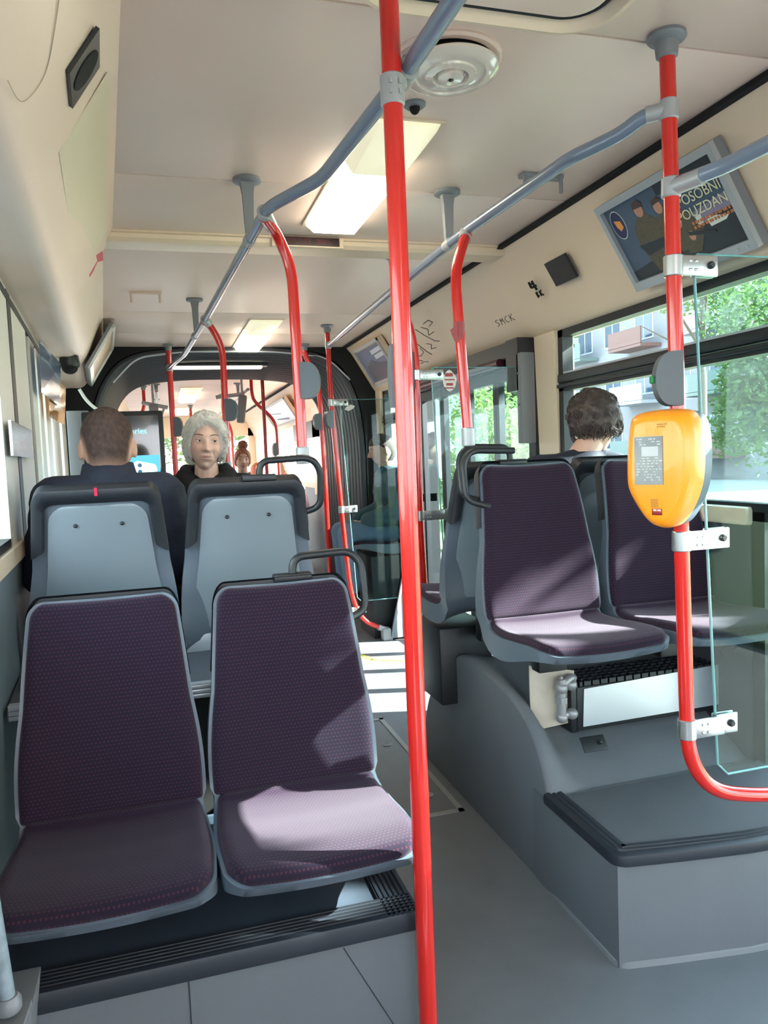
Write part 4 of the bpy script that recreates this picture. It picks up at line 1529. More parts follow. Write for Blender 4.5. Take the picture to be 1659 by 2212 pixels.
# poster artwork: coordinates u from far (left in view) 0..1, v from top 0..1
def pv(u, v, o):
    return on_cove(ya - 0.018 - (ya - yb - 0.038) * u, za - 0.020 - (za - zb - 0.044) * v, fo + 0.002 + o)
POST = [M('poster_blue_grey', (70, 88, 108), 0.3, var=0.25, vs=10), M('poster_dark', (40, 46, 50), 0.3), M('poster_camo', (84, 78, 62), 0.4, var=0.45, vs=90), M('poster_skin', (178, 130, 108), 0.4), M('poster_cream', (214, 212, 176), 0.4),
        M('poster_orange', (176, 112, 70), 0.4, var=0.2, vs=80), M('poster_navy', (42, 44, 84), 0.35), M('poster_amber', (226, 150, 70), 0.35), M('poster_lilac', (128, 124, 150), 0.35), M('poster_maroon', (74, 52, 48), 0.4), M('poster_white', (205, 214, 205), 0.4)]
g = G()
def poly(P, mi, o):
    g.prism([pv(u, v, o) for u, v in P], cn * 0.0005, mi)
def disc(cu, cv, ru, rv, mi, o, n_=20):
    poly([(cu + ru * math.cos(2 * math.pi * k / n_), cv + rv * math.sin(2 * math.pi * k / n_)) for k in range(n_)], mi, o)
poly([(0, 0), (1, 0), (1, 1), (0, 1)], 0, 0)
poly([(0.50, 0), (1, 0), (1, 0.12), (0.50, 0.14)], 1, 0.0006)
poly([(0.0, 0.86), (0.25, 0.80), (0.6, 0.84), (1, 0.72), (1, 1), (0, 1)], 1, 0.0006)
poly([(0.55, 0.52), (1.0, 0.42), (1.0, 0.60), (0.6, 0.70)], 8, 0.0008)
poly([(0.6, 0.74), (0.8, 0.62), (1.0, 0.58), (1.0, 0.95), (0.7, 0.95)], 1, 0.001)
disc(0.085, 0.24, 0.062, 0.19, 10, 0.0012)
disc(0.085, 0.24, 0.058, 0.178, 6, 0.0016)
poly([(0.06, 0.17), (0.115, 0.20), (0.12, 0.29), (0.085, 0.32), (0.065, 0.25)], 7, 0.0022)
# first soldier
poly([(0.20, 0.36), (0.27, 0.26), (0.36, 0.27), (0.42, 0.38), (0.42, 0.62), (0.40, 0.96), (0.24, 0.96), (0.18, 0.60)], 2, 0.0012)
poly([(0.17, 0.58), (0.40, 0.60), (0.42, 0.70), (0.22, 0.74)], 1, 0.0018)
disc(0.31, 0.19, 0.038, 0.085, 3, 0.0018)
poly([(0.265, 0.155), (0.275, 0.08), (0.33, 0.06), (0.36, 0.12), (0.35, 0.165)], 9, 0.0022)
# second and third soldier
disc(0.47, 0.26, 0.034, 0.08, 3, 0.0016)
poly([(0.43, 0.22), (0.44, 0.16), (0.49, 0.14), (0.52, 0.20)], 9, 0.002)
poly([(0.42, 0.36), (0.50, 0.26), (0.60, 0.32), (0.68, 0.52), (0.74, 0.66), (0.66, 0.80), (0.50, 0.86), (0.42, 0.70)], 2, 0.0014)
disc(0.56, 0.52, 0.03, 0.07, 3, 0.002)
poly([(0.54, 0.64), (0.66, 0.60), (0.72, 0.72), (0.64, 0.92), (0.54, 0.90)], 2, 0.002)
disc(0.62, 0.72, 0.025, 0.06, 3, 0.0026)
poly([(0.60, 0.66), (0.80, 0.76), (0.795, 0.79), (0.60, 0.71)], 1, 0.003)
poly([(0.70, 0.54), (0.745, 0.53), (0.74, 0.66), (0.70, 0.64)], 10, 0.002)
poly([(0.77, 0.58), (0.93, 0.66), (0.90, 0.70), (0.78, 0.71)], 10, 0.002)
ps = g.obj('poster', POST, t)
m_ = frame_m(pv(0.775, 0.33, 0.003), -cY, -cd)
text('SPOSOBNI', 0.045, POST[4], m_, ps)
m_ = frame_m(pv(0.785, 0.485, 0.003), -cY, -cd)
text('POUZDANI', 0.045, POST[4], m_, ps)
g = G()
for r_ in range(2):
    u = 0.66
    while u < 0.97:
        l = random.uniform(0.015, 0.035)
        v = 0.585 + 0.05 * r_ - 0.02 * (u - 0.66)
        g.prism([pv(u, v, 0.003), pv(u + l, v, 0.003), pv(u + l, v + 0.035, 0.003), pv(u, v + 0.035, 0.003)], cn * 0.0004)
        u += l + 0.008
g.obj('small_print', POST[5], ps)
g = G()
for u in (0.90, 0.97):
    p = on_cove(ya - 0.018 - (ya - yb - 0.038) * u, 1.925, fo + 0.018)
    g.lathe([(0.006, 0), (0.006, 0.002), (0, 0.002)], p, align(cn), 12)
g.obj('frame_screw', STEEL, t)

q = [on_cove(2.935, 2.118, 0.014), on_cove(2.77, 2.118, 0.014), on_cove(2.77, 2.027, 0.014), on_cove(2.935, 2.027, 0.014)]
g = G()
g.prism(q, cn * 0.012)
sp = tag(g.obj('speaker_grille', M('grille_black', (34, 34, 36), 0.6, bump=0.6, bs=500)), 'black square speaker grille on the cream cove left of the soldiers advert', 'speaker')
wr2 = bpy.data.objects['trim_2']
wr3 = bpy.data.objects['trim_3']
def scribble(strokes, parent, o, r=0.0022, mat=INK):
    g = G()
    for s_ in strokes:
        P = [on_cove(y, z, o) for y, z in s_]
        g.tube(P, r, 6, fil=0.006)
    return g.obj('graffiti', mat, parent)
OC = 0.0225
def letters(y0, z0, h, wd, data, parent, r, mat=INK):
    st = []
    for i, ch in enumerate(data):
        for s_ in ch:
            st.append([(y0 - (i + a) * wd, z0 + b * h) for a, b in s_])
    scribble(st, parent, OC, r, mat)
S_ = [[(0.75, 0.9), (0.3, 1.0), (0.1, 0.75), (0.6, 0.45), (0.6, 0.15), (0.1, 0.0)]]
N_ = [[(0.1, 0), (0.15, 1), (0.4, 0.4), (0.65, 1), (0.75, 0)]]
C_2 = [[(0.75, 0.9), (0.3, 0.9), (0.1, 0.5), (0.35, 0.05), (0.75, 0.1)]]
K_ = [[(0.15, 0), (0.15, 1)], [(0.75, 1), (0.2, 0.5), (0.8, 0)]]
F4 = [[(0.15, 1.0), (0.1, 0.4), (0.8, 0.4)], [(0.6, 1.0), (0.62, 0.0)], [(0.15, 0.7), (0.6, 0.75)]]
B_2 = [[(0.15, 0), (0.15, 1), (0.6, 0.85), (0.2, 0.5), (0.65, 0.2), (0.15, 0)]]
letters(3.13, 2.045, 0.040, 0.062, [F4], wr2, 0.0052, VOID)
letters(3.115, 2.017, 0.022, 0.030, [B_2, K_], wr2, 0.0032, VOID)
letters(3.60, 1.972, 0.030, 0.052, [S_, N_, C_2, K_], wr3, 0.0016)
scribble([[(5.02, 2.12), (4.93, 2.13), (4.90, 2.10), (4.98, 2.09), (4.95, 2.05), (4.86, 2.00), (4.76, 1.985), (4.68, 2.0), (4.70, 2.03)], [(4.84, 2.13), (4.74, 2.08), (4.62, 1.99), (4.58, 1.97)],
          [(4.90, 2.065), (4.84, 2.06), (4.86, 2.04), (4.80, 2.04)], [(4.60, 2.13), (4.52, 2.08), (4.42, 2.03), (4.36, 2.02)], [(4.50, 2.125), (4.42, 2.10), (4.46, 2.07), (4.36, 2.075)], [(4.44, 2.135), (4.34, 2.14), (4.30, 2.12), (4.38, 2.11)],
          [(4.56, 2.035), (4.50, 2.02), (4.54, 2.0), (4.46, 1.995)], [(4.94, 1.975), (4.90, 1.972)], [(4.90, 1.963), (4.82, 1.965), (4.78, 1.955)], [(4.84, 1.945), (4.76, 1.948), (4.70, 1.94)]], wr3, OC, 0.0024)

# far advert on the cove before the joint
def cove_advert(y_far, y_near, z_t, z_b, label, mats, o=0.04):
    t = thing('framed_advert', on_cove((y_far + y_near) / 2, (z_t + z_b) / 2, o), label, 'advert')
    A_, B_, C_, D_ = on_cove(y_far, z_t, o), on_cove(y_near, z_t, o), on_cove(y_near, z_b, o), on_cove(y_far, z_b, o)
    gg = G()
    gg.prism([A_, B_, C_, D_], cn * -0.04)
    gg.obj('backing_board', CREAM2, t)
    gg = G()
    for a, b, d_ in ((A_, B_, cd), (D_, C_, -cd), (A_, D_, -cY), (B_, C_, cY)):
        gg.prism([a, b, b + d_ * 0.02, a + d_ * 0.02], cn * 0.014)
    gg.obj('frame', M('frame_grey', (166, 168, 166), 0.4, metal=0.3), t)
    gg = G()
    L = lambda u, v: A_.lerp(B_, 0.04 + 0.92 * u).lerp(D_.lerp(C_, 0.04 + 0.92 * u), 0.09 + 0.82 * v)
    for P, mi in mats[1]:
        gg.prism([L(u, v) + cn * 0.002 for u, v in P], cn * (0.001 + 0.0008 * mi), mi)
    gg.obj('poster', mats[0], t)
    return t
PB = [M('poster_slate_blue', (72, 80, 110), 0.35, var=0.5, vs=26), M('poster_grey_text', (190, 196, 204), 0.4), M('poster_dark_print', (44, 44, 58), 0.4, var=0.6, vs=40)]  # the darkest colour is a printed shape
cove_advert(5.95, 5.28, 2.20, 1.915, 'blue advert frame on the cove beside the concertina joint', (PB, [([(0, 0), (1, 0), (1, 1), (0, 1)], 0), ([(0.55, 0.12), (0.95, 0.1), (0.95, 0.22), (0.55, 0.24)], 1), ([(0.6, 0.28), (0.95, 0.26), (0.95, 0.38), (0.6, 0.4)], 1), ([(0.1, 0.5), (0.4, 0.35), (0.6, 0.5), (0.9, 0.55), (0.8, 0.95), (0.1, 0.95)], 2)]))
PW = [M('poster_white_paper', (214, 220, 226), 0.35), M('poster_grey_marks', (120, 128, 150), 0.4), M('poster_black_marks', (60, 60, 76), 0.4)]
cove_advert(11.6, 9.6, 2.16, 1.87, 'white advert frame far back on the right cove of the rear section', (PW, [([(0, 0), (1, 0), (1, 1), (0, 1)], 0), ([(0.1, 0.3), (0.6, 0.5), (0.58, 0.56), (0.08, 0.36)], 1), ([(0.3, 0.7), (0.8, 0.85), (0.78, 0.93), (0.3, 0.78)], 2)]), o=0.06)

# hanging advert under the left valance, and two glossy panels put in for reflections in the left window glass
t = thing('hanging_advert', (-0.36, 5.15, 1.95), 'silver tilted advert frame at the far end of the left overhead panel', 'advert')
a0, a1 = on_val(5.05, 0.01, 0.025), on_val(6.12, 0.0, 0.025)
b0, b1 = on_val(5.05, 0.33, 0.040), on_val(6.12, 0.33, 0.040)
nn = (a1 - a0).cross(b0 - a0).normalized()
if nn.x < 0:
    nn = -nn
g = G()
g.prism([a0, a1, b1, b0], nn * 0.018)
g.obj('backing_board', FLANGE, t)
g = G()
dY, dD = (a1 - a0).normalized(), (b0 - a0).normalized()
for a, b, d_, wd in ((a0, a1, dD, 0.03), (b0, b1, -dD, 0.04), (a0, b0, dY, 0.03), (a1, b1, -dY, 0.03)):
    g.prism([a + nn * 0.018, b + nn * 0.018, b + d_ * wd + nn * 0.018, a + d_ * wd + nn * 0.018], nn * 0.016)
g.obj('frame', M('bright_frame', (200, 204, 200), 0.3, metal=0.4), t)
g = G()
g.prism([a0 + dD * 0.03 + dY * 0.03 + nn * 0.02, a1 + dD * 0.03 - dY * 0.03 + nn * 0.02, b1 - dD * 0.04 - dY * 0.03 + nn * 0.02, b0 - dD * 0.04 + dY * 0.03 + nn * 0.02], nn * 0.002)
g.obj('poster', M('brown_cream_poster', (170, 140, 112), 0.35, var=0.6, vs=14), t)
def wallp(y, z, o):
    return Vector((WL(y) + o, y, z))
for (y0_, y1_, z0_, z1_, nm, lab, c_) in ((3.58, 4.35, 1.66, 1.88, 'window_reflection', 'blue and brown panel modelled for a reflection in the top of the left window strip', (96, 120, 150)), (3.98, 4.75, 1.58, 1.80, 'window_reflection', 'orange glossy panel modelled for a reflection, beside the blue one on the left window strip', (206, 140, 62))):
    g = G()
    g.prism([wallp(y0_, z0_, 0.03), wallp(y1_, z0_, 0.06), wallp(y1_, z1_, 0.08), wallp(y0_, z1_, 0.04)], (0.004, 0, 0))
    tag(g.obj(nm, M('poster_' + str(c_[0]), c_, 0.15, var=0.55, vs=5, coat=0.6)), lab, 'poster')
g = G()
lw_ = [wallp(2.47, 1.37, 0.016), wallp(3.10, 1.37, 0.016), wallp(3.10, 1.475, 0.016), wallp(2.47, 1.475, 0.016)]
g.prism(lw_, (0.008, 0, 0))
tag(g.obj('clear_box', M('milky_acrylic', (188, 190, 194), 0.2, coat=0.5)), 'milky plastic holder fixed across the first left window pillar', 'holder')
# black tubing and cable by the left joint
t = thing('cable_bundle', (-0.36, 5.8, 1.6), 'white cable looping down by the left end of the joint', 'cable')
g = G()
g.tube([Vector(p) for p in ((-0.50, 5.7, 1.88), (-0.46, 5.72, 1.80), (-0.40, 5.75, 1.74), (-0.33, 5.80, 1.70))], 0.012, 8, fil=0.05)
g.obj('cable', WHITEP, t)

# ================================================================ ADVERTISING MONITOR
t = thing('advert_monitor', (-0.17, 5.05, 0.9), 'black upright monitor showing an accessories advert with a pale blue phone', 'monitor')
mx0, mx1, mz0, mz1, my = -0.44, 0.042, 0.92, 1.672, 5.0
g = G()
g.span((mx0, my, mz0), (mx1, my + 0.07, mz1), bev=0.012)
mb = g.obj('monitor_case', BLACK, t)
g = G()
g.span((mx0 + 0.025, my - 0.002, mz0 + 0.03), (mx1 - 0.03, my + 0.002, mz1 - 0.03))
sc1 = g.obj('screen', M('screen_dark', (26, 26, 30), 0.08, coat=0.6), mb)
def emis(n, c, e):
    m = M(n, c, 0.3, emit=e)
    return m
g = G()
g.span((mx0 + 0.03, my - 0.004, mz0 + 0.035), (mx1 - 0.035, my - 0.002, 1.395))
g.obj('blue_picture', emis('screen_blue', (70, 150, 190), 0.9), sc1)
g = G()
P = [(-0.22, 1.18), (-0.10, 1.10), (-0.012, 1.12), (-0.012, 1.315), (-0.025, 1.338), (-0.13, 1.362), (-0.15, 1.35)]
g.prism([(x, my - 0.0045, z) for x, z in P], (0, -0.0006, 0))
ph = g.obj('phone_picture', emis('screen_pale_blue', (170, 226, 246), 1.0), sc1)
g = G()
for z in (1.333, 1.293, 1.253):
    g.lathe([(0.013, 0), (0.013, 0.0006), (0, 0.0006)], (-0.115, my - 0.0052, z), align((0, -1, 0)), 18)
g.obj('lens_circles', emis('screen_lens', (70, 96, 120), 0.4), ph)
text('accessories', 0.050, emis('screen_cyan', (110, 205, 235), 1.1), frame_m((-0.175, my - 0.003, 1.545), (1, 0, 0), (0, 0, 1)), sc1)
g = G()
g.tube([(-0.25, 5.04, 0.93), (-0.25, 5.04, 0.0)], 0.025, 12)
g.obj('monitor_stand', BLACK, t)
# dull grey board behind the man left of the monitor
g = G()
g.span((-0.58, 5.55, 0.9), (-0.44, 5.60, 1.72), bev=0.006)
tag(g.obj('side_board', FLANGE), 'grey board between the left window strip and the monitor', 'board')
t = thing('hanging_bracket', (0.0, 8.7, 1.9), 'grey box hanging from bars far back above the monitor', 'bracket')
g = G()
g.box((-0.02, 8.7, 1.86), (0.10, 0.10, 0.28), bev=0.02)
g.obj('bracket_box', FLANGE, t)
g = G()
g.tube([(-0.14, 8.7, 2.02), (0.13, 8.7, 1.96)], 0.022, 10)
g.tube([(0.10, 8.7, 1.97), (0.05, 8.7, 1.86)], 0.014, 10)
g.tube([(-0.02, 8.7, 1.95), (-0.02, 8.7, 2.25)], 0.014, 10)
g.obj('bracket_bars', CLAMP, t)
t = thing('hanging_bracket', (0.92, 8.3, 1.9), 'grey box on a bar far back right, beside the cranked dark red pole', 'bracket')
g = G()
g.box((0.885, 8.3, 1.90), (0.09, 0.09, 0.30), bev=0.02, rot=rotm('Y', R(8)))
g.obj('bracket_box', FLANGE, t)
g = G()
g.tube([(0.92, 8.3, 2.06), (0.62, 8.3, 2.03)], 0.022, 10)
g.tube([(0.90, 8.3, 2.25), (0.90, 8.3, 2.0)], 0.014, 10)
g.obj('bracket_bars', CLAMP, t)
# foot of the rusty post at the lower left corner of the view
t = thing('wall_post', (-0.275, 1.26, 0.40), 'worn pale blue post in a grey socket at the lower left corner', 'post')
g = G()
g.tube([(-0.287, 1.31, 0.46), (-0.305, 1.31, 0.72)], 0.0125, 12)
g.obj('post_tube', M('chipped_pale_blue', (124, 138, 146), 0.5, var=0.5, vs=45), t)
g = G()
g.lathe([(0.018, 0), (0.0205, 0.004), (0.0205, 0.018), (0.015, 0.026)], (-0.287, 1.31, 0.447), seg=20)
g.prism([(-0.335, 1.28, 0.43), (-0.262, 1.28, 0.43), (-0.258, 1.34, 0.43), (-0.335, 1.34, 0.43)], (0, 0.0, 0.008))
g.prism([(-0.335, 1.34, 0.30), (-0.275, 1.34, 0.30), (-0.258, 1.34, 0.43), (-0.335, 1.34, 0.43)], (0, 0.10, 0.0))
g.obj('post_socket', FLANGE, t)
t = thing('camera_dome', (-0.42, 4.55, 1.86), 'black camera dome below the left overhead panel beside the glossy panels', 'camera')
g = G()
g.lathe([(0.05, 0.05), (0.055, 0.0), (0.05, -0.012), (0, -0.012)], (-0.44, 4.55, 1.90))
g.obj('dome_base', BLACK, t)
g = G()
g.ball((-0.44, 4.55, 1.888), (0.044, 0.044, 0.04))
g.obj('dome_lens', VOID, t)
# ================================================================ PEOPLE
def sstep(a, b, x):
    t = max(0.0, min(1.0, (x - a) / (b - a)))
    return t * t * (3 - 2 * t)
def gs(x, s):
    return math.exp(-(x / s) ** 2)
def head_pt(d, old=0.0, fem=0.0):
    a, b, c = 0.074, 0.095, 0.118
    x, y, z = a * d.x, b * d.y, c * d.z
    if d.z > 0:
        q = min(1.13, (max(0.0, 1 - d.z ** 2.6)) ** (1 / 2.6) / max(1e-3, math.sqrt(max(0.0, 1 - d.z * d.z))))
        x, y = x * q, y * (0.5 + 0.5 * q)
    k = sstep(-0.02, -0.115, z)
    x *= 1 - (0.26 + 0.05 * fem) * k
    if y > 0:
        y *= 1 - 0.40 * k
    else:
        y *= 1 - 0.02 * k
    x *= 1 - 0.05 * sstep(0.04, 0.1, z)
    if d.y < 0.2:
        f = sstep(0.2, -0.3, d.y)
        ax = abs(x)
        prof = sstep(0.032, -0.020, z) * sstep(-0.040, -0.026, z)
        y -= f * 0.027 * gs(x, 0.0105 + 0.004 * sstep(0.0, -0.025, z)) * prof
        y -= f * 0.008 * gs(x, 0.019) * gs(z + 0.027, 0.009)
        y += f * 0.011 * math.exp(-((ax - 0.031) / 0.017) ** 2 - ((z - 0.012) / 0.012) ** 2)
        y -= f * 0.005 * gs(z - 0.035, 0.011) * gs(x, 0.05)
        y -= f * 0.005 * math.exp(-((ax - 0.040) / 0.018) ** 2 - ((z + 0.020) / 0.018) ** 2)
        y += f * 0.004 * math.exp(-((ax - 0.045) / 0.014) ** 2 - ((z + 0.055) / 0.018) ** 2) * (0.5 + old)
        y += f * (0.0020 + 0.0030 * old) * math.exp(-((ax - 0.024 - 0.35 * max(0, -0.03 - z)) / 0.004) ** 2) * sstep(-0.025, -0.035, z) * sstep(-0.075, -0.06, z)
        y -= f * 0.0065 * gs(x, 0.022) * (gs(z + 0.0525, 0.006) + gs(z + 0.065, 0.006))
        y += f * 0.0050 * gs(z + 0.0585, 0.0026) * gs(x, 0.024)
        y -= f * 0.010 * math.exp(-(x / 0.020) ** 2 - ((z + 0.098) / 0.013) ** 2)
        y += f * 0.003 * gs(z + 0.08, 0.006) * gs(x, 0.03)
    return Vector((x, y, z))

def head_mesh(g, m, old=0.0, fem=0.0, nth=96, nph=128):
    vs = []
    for i in range(nth + 1):
        th = math.pi * i / nth
        for k in range(nph):
            a = 2 * math.pi * k / nph
            vs.append(head_pt(Vector((math.sin(th) * math.cos(a), math.sin(th) * math.sin(a), math.cos(th))), old, fem))
    fs = []
    for i in range(nth):
        for k in range(nph):
            l = (k + 1) % nph
            fs.append([i * nph + k, (i + 1) * nph + k, (i + 1) * nph + l, i * nph + l])
    g.add([m @ v for v in vs], fs)
    for sx in (-1, 1):      # ears
        r3 = (m.to_3x3() @ (rotm('Z', R(-25 * sx)) @ rotm('X', R(-12))))
        sc_ = m.to_scale().x
        g.ball(m @ Vector((sx * 0.077, 0.012, -0.008)), (0.008 * sc_, 0.018 * sc_, 0.033 * sc_), 14, 10, rot=m.to_3x3().normalized() @ rotm('Z', R(28 * sx)) @ rotm('X', R(-10)))

def remesh(g, vox, smooth=2, it=None):
    me = bpy.data.meshes.new('tmp')
    me.from_pydata(g.V, [], g.F)
    bm = bmesh.new()
    bm.from_mesh(me)
    bmesh.ops.triangulate(bm, faces=[f for f in bm.faces if len(f.verts) > 4])
    bmesh.ops.recalc_face_normals(bm, faces=bm.faces)
    bm.to_mesh(me)
    bm.free()
    o = bpy.data.objects.new('tmp', me)
    sc.collection.objects.link(o)
    r = o.modifiers.new('r', 'REMESH')
    r.mode = 'VOXEL'
    r.voxel_size = vox
    if smooth:
        s = o.modifiers.new('s', 'SMOOTH')
        s.iterations = smooth
        s.factor = 0.5
    dg = bpy.context.evaluated_depsgraph_get()
    ev = o.evaluated_get(dg)
    m2 = ev.to_mesh()
    out = G()
    out.add([v.co.copy() for v in m2.vertices], [list(p.vertices) for p in m2.polygons])
    ev.to_mesh_clear()
    bpy.data.objects.remove(o)
    bpy.data.meshes.remove(me)
    return out

def hand(g, w, dirv, nrm, side, s=1.0, curl=0.5):
    """palm and five separate bent fingers from wrist w along dirv; nrm is the back of the hand"""
    d = Vector(dirv).normalized()
    n = Vector(nrm)
    n = (n - d * n.dot(d)).normalized()
    x = d.cross(n) * side
    w = Vector(w)
    g.ball(w + d * 0.045 * s, (0.038 * s, 0.046 * s, 0.014 * s), 14, 10, rot=Matrix((x, d, n)).transposed())
    for i, (ox, ln, rr) in enumerate(((-0.028, 0.072, 0.0082), (-0.009, 0.082, 0.0086), (0.010, 0.076, 0.0084), (0.027, 0.060, 0.0074))):
        p = w + (d * 0.078 + x * ox) * s
        q = d
        for j in range(3):
            q = (q - n * (0.25 + 0.5 * curl) * (0.6 + 0.4 * j)).normalized()
            e = p + q * ln * s * (0.45, 0.32, 0.23)[j]
            g.cap(p, e, rr * s * (1 - 0.08 * j), rr * s * (0.94 - 0.08 * j))
            p = e
    p = w + (d * 0.022 - x * 0.032) * s
    q = (d * 0.75 - x * 0.75 - n * 0.25).normalized()
    for j in range(3):
        e = p + q * (0.032, 0.028, 0.022)[j] * s
        g.cap(p, e, 0.0105 * s * (1 - 0.08 * j), 0.0098 * s * (1 - 0.08 * j))
        p = e
        q = (q + d * 0.35 - n * 0.15).normalized()

def person(label, root, yaw, s=0.92, hs=1.0, lean=0.0, head=(0, 0, 0), hyaw=0.0, hpitch=0.0, hroll=0.0, skin=(0.62, 0.36, 0.26), lips=(0.42, 0.17, 0.15), old=0.0, fem=0.0, vox=0.0045, eyes=(0.12, 0.08, 0.05), brow=(60, 50, 46), gaze=(0, 0), detail=True, brow_r=0.0028):
    """a seated figure; local frame faces -y, hip on the seat at the origin. Returns (body object, frame data)"""
    base = Matrix.Translation(Vector(root)) @ Matrix.Rotation(yaw, 4, 'Z') @ Matrix.Scale(s, 4)
    ln = math.tan(lean)
    L = lambda x, y, z: Vector((x, y - ln * max(0, z - 0.08), z))
    J = dict(pel=L(0, 0.0, 0.09), wai=L(0, 0.01, 0.25), che=L(0, 0.0, 0.41), shl=L(-0.175, 0.0, 0.505), shr=L(0.175, 0.0, 0.505), nb=L(0, 0.005, 0.54), nt=L(0, -0.010, 0.655) + Vector(head) * 0.7, hd=L(0, -0.022, 0.745) + Vector(head))
    for sx, nm in ((-1, 'l'), (1, 'r')):
        J['hip' + nm] = Vector((sx * 0.09, -0.02, 0.085))
        J['kne' + nm] = Vector((sx * 0.115, -0.44, 0.095))
        J['ank' + nm] = Vector((sx * 0.115, -0.42, -0.34))
        J['elb' + nm] = L(sx * 0.235, 0.0, 0.25) + Vector((0, -0.02, 0))
        J['wri' + nm] = Vector((sx * 0.12, -0.27, 0.185))
    W = {k: base @ v for k, v in J.items()}
    g = G()
    def el(k, r, rot=None):
        g.ball(W[k], [v * s for v in r], 20, 14, rot=base.to_3x3().normalized())
    el('pel', (0.165, 0.115, 0.11)); el('wai', (0.142, 0.098, 0.15)); el('che', (0.165, 0.105, 0.14))
    g.cap(W['shl'], W['shr'], 0.062 * s, 0.062 * s)
    g.cap(W['nb'], W['nt'], 0.064 * s * hs, 0.054 * s * hs)
    g.cap(W['shl'].lerp(W['shr'], 0.22), W['nb'].lerp(W['nt'], 0.3), 0.055 * s, 0.045 * s)
    g.cap(W['shr'].lerp(W['shl'], 0.22), W['nb'].lerp(W['nt'], 0.3), 0.055 * s, 0.045 * s)
    for nm in 'lr':
        g.cap(W['hip' + nm], W['kne' + nm], 0.088 * s, 0.058 * s)
        g.cap(W['kne' + nm], W['ank' + nm], 0.056 * s, 0.038 * s)
        g.cap(W['ank' + nm], base @ (J['ank' + nm] + Vector((0, -0.13, -0.05))), 0.038 * s, 0.03 * s)
        g.cap(W['sh' + nm], W['elb' + nm], 0.054 * s, 0.040 * s)
        g.cap(W['elb' + nm], W['wri' + nm], 0.040 * s, 0.027 * s)
        hand(g, W['wri' + nm], W['wri' + nm] - W['elb' + nm] + Vector((0, 0, -0.03)), (0, 0, 1), 1 if nm == 'l' else -1, s)
    hm = Matrix.Translation(W['hd']) @ Matrix.Rotation(yaw + hyaw, 4, 'Z') @ Matrix.Rotation(hpitch, 4, 'X') @ Matrix.Rotation(hroll, 4, 'Y') @ Matrix.Scale(hs, 4)
    head_mesh(g, hm, old, fem)
    r = remesh(g, vox, 1 if vox < 0.004 else 2)
    inv = hm.inverted()
    col = []
    for v in r.V:
        q = inv @ v
        c = list(skin)
        if q.y < 0 and abs(q.x) < 0.08 and abs(q.z) < 0.13:
            f = 0.85 * gs(q.x, 0.021) * math.exp(-((q.z + 0.0585) / 0.0080) ** 2)
            c = [c[i] * (1 - f) + lips[i] * f for i in range(3)]
            f = 0.30 * math.exp(-((abs(q.x) - 0.042) / 0.02) ** 2 - ((q.z + 0.022) / 0.02) ** 2) + 0.25 * gs(q.x, 0.014) * gs(q.z + 0.025, 0.015)
            c = [c[0] * (1 + 0.06 * f), c[1] * (1 - 0.22 * f), c[2] * (1 - 0.22 * f)]
            f = (0.35 + 0.2 * old) * math.exp(-(q.x / 0.020) ** 2 - ((q.z + 0.0585) / 0.0016) ** 2)
            c = [c[i] * (1 - f) + (0.16, 0.06, 0.05)[i] * f for i in range(3)]
            f = (0.25 + 0.3 * old) * math.exp(-((abs(q.x) - 0.031) / 0.02) ** 2 - ((q.z - 0.006) / 0.012) ** 2)  # shade of the eye sockets painted into the skin colour
            c = [c[i] * (1 - f) + (0.34, 0.16, 0.13)[i] * f for i in range(3)]
        nv = noise.noise(v * 40) * 0.05 + 1
        col.append((c[0] * nv, c[1] * nv, c[2] * nv))
    for i, c in enumerate(col):
        r.COL[i] = c
    mats = [SKIN]
    if detail:
        mats = [SKIN, EYEW, M('iris', tuple(int(255 * v ** (1 / 2.2)) for v in eyes), 0.15), VOID, M('brow_hair', brow, 0.8), M('shaded_lid_skin', tuple(int(255 * (v * 0.72) ** (1 / 2.2)) for v in skin), 0.5)]  # lid colour darkened to stand for the shadow around the eyes
        m3 = hm.to_3x3()
        for sx in (-1, 1):
            c = Vector((sx * 0.0315, -0.0685, 0.0115))
            er = 0.0122
            r.ball(hm @ c, er * hs, 20, 14, 1)
            gd = Vector((gaze[0], -1, gaze[1])).normalized()
            r.lathe([(0.0058 * hs, 0), (0.0058 * hs, 0.0010), (0.0, 0.0016)], hm @ (c + gd * er * 0.90), align(m3 @ gd), 16, 2)
            r.lathe([(0.0026 * hs, 0), (0.0026 * hs, 0.0012), (0.0, 0.0014)], hm @ (c + gd * er * 0.98), align(m3 @ gd), 12, 3)
            # lids: upper and lower shells with the eye slit between
            for (z_a, z_b, rr_) in ((0.22, 1.0, 1.11), (-1.0, -0.40, 1.09)):
                vs, fs = [], []
                nn_, mm_ = 6, 18
                for i in range(nn_ + 1):
                    zz = z_a + (z_b - z_a) * i / nn_
                    rad = math.sqrt(max(0, 1 - zz * zz))
                    for k in range(mm_ + 1):
                        a = math.pi + math.pi * k / mm_
                        vs.append(hm @ (c + Vector((rad * math.cos(a), rad * math.sin(a), zz)) * er * rr_))
                for i in range(nn_):
                    for k in range(mm_):
                        a = i * (mm_ + 1) + k
                        fs.append([a, a + 1, a + mm_ + 2, a + mm_ + 1])
                r.add(vs, fs, 5)
            # lash line and brow
            P = [hm @ (c + Vector((math.cos(a) * 0.975, math.sin(a) * 0.975, 0.22)) * er * 1.12) for a in [math.pi + math.pi * k / 10 for k in range(1, 10)]]
            r.tube(P, 0.0009 * hs, 6, mi=3)
            P = []
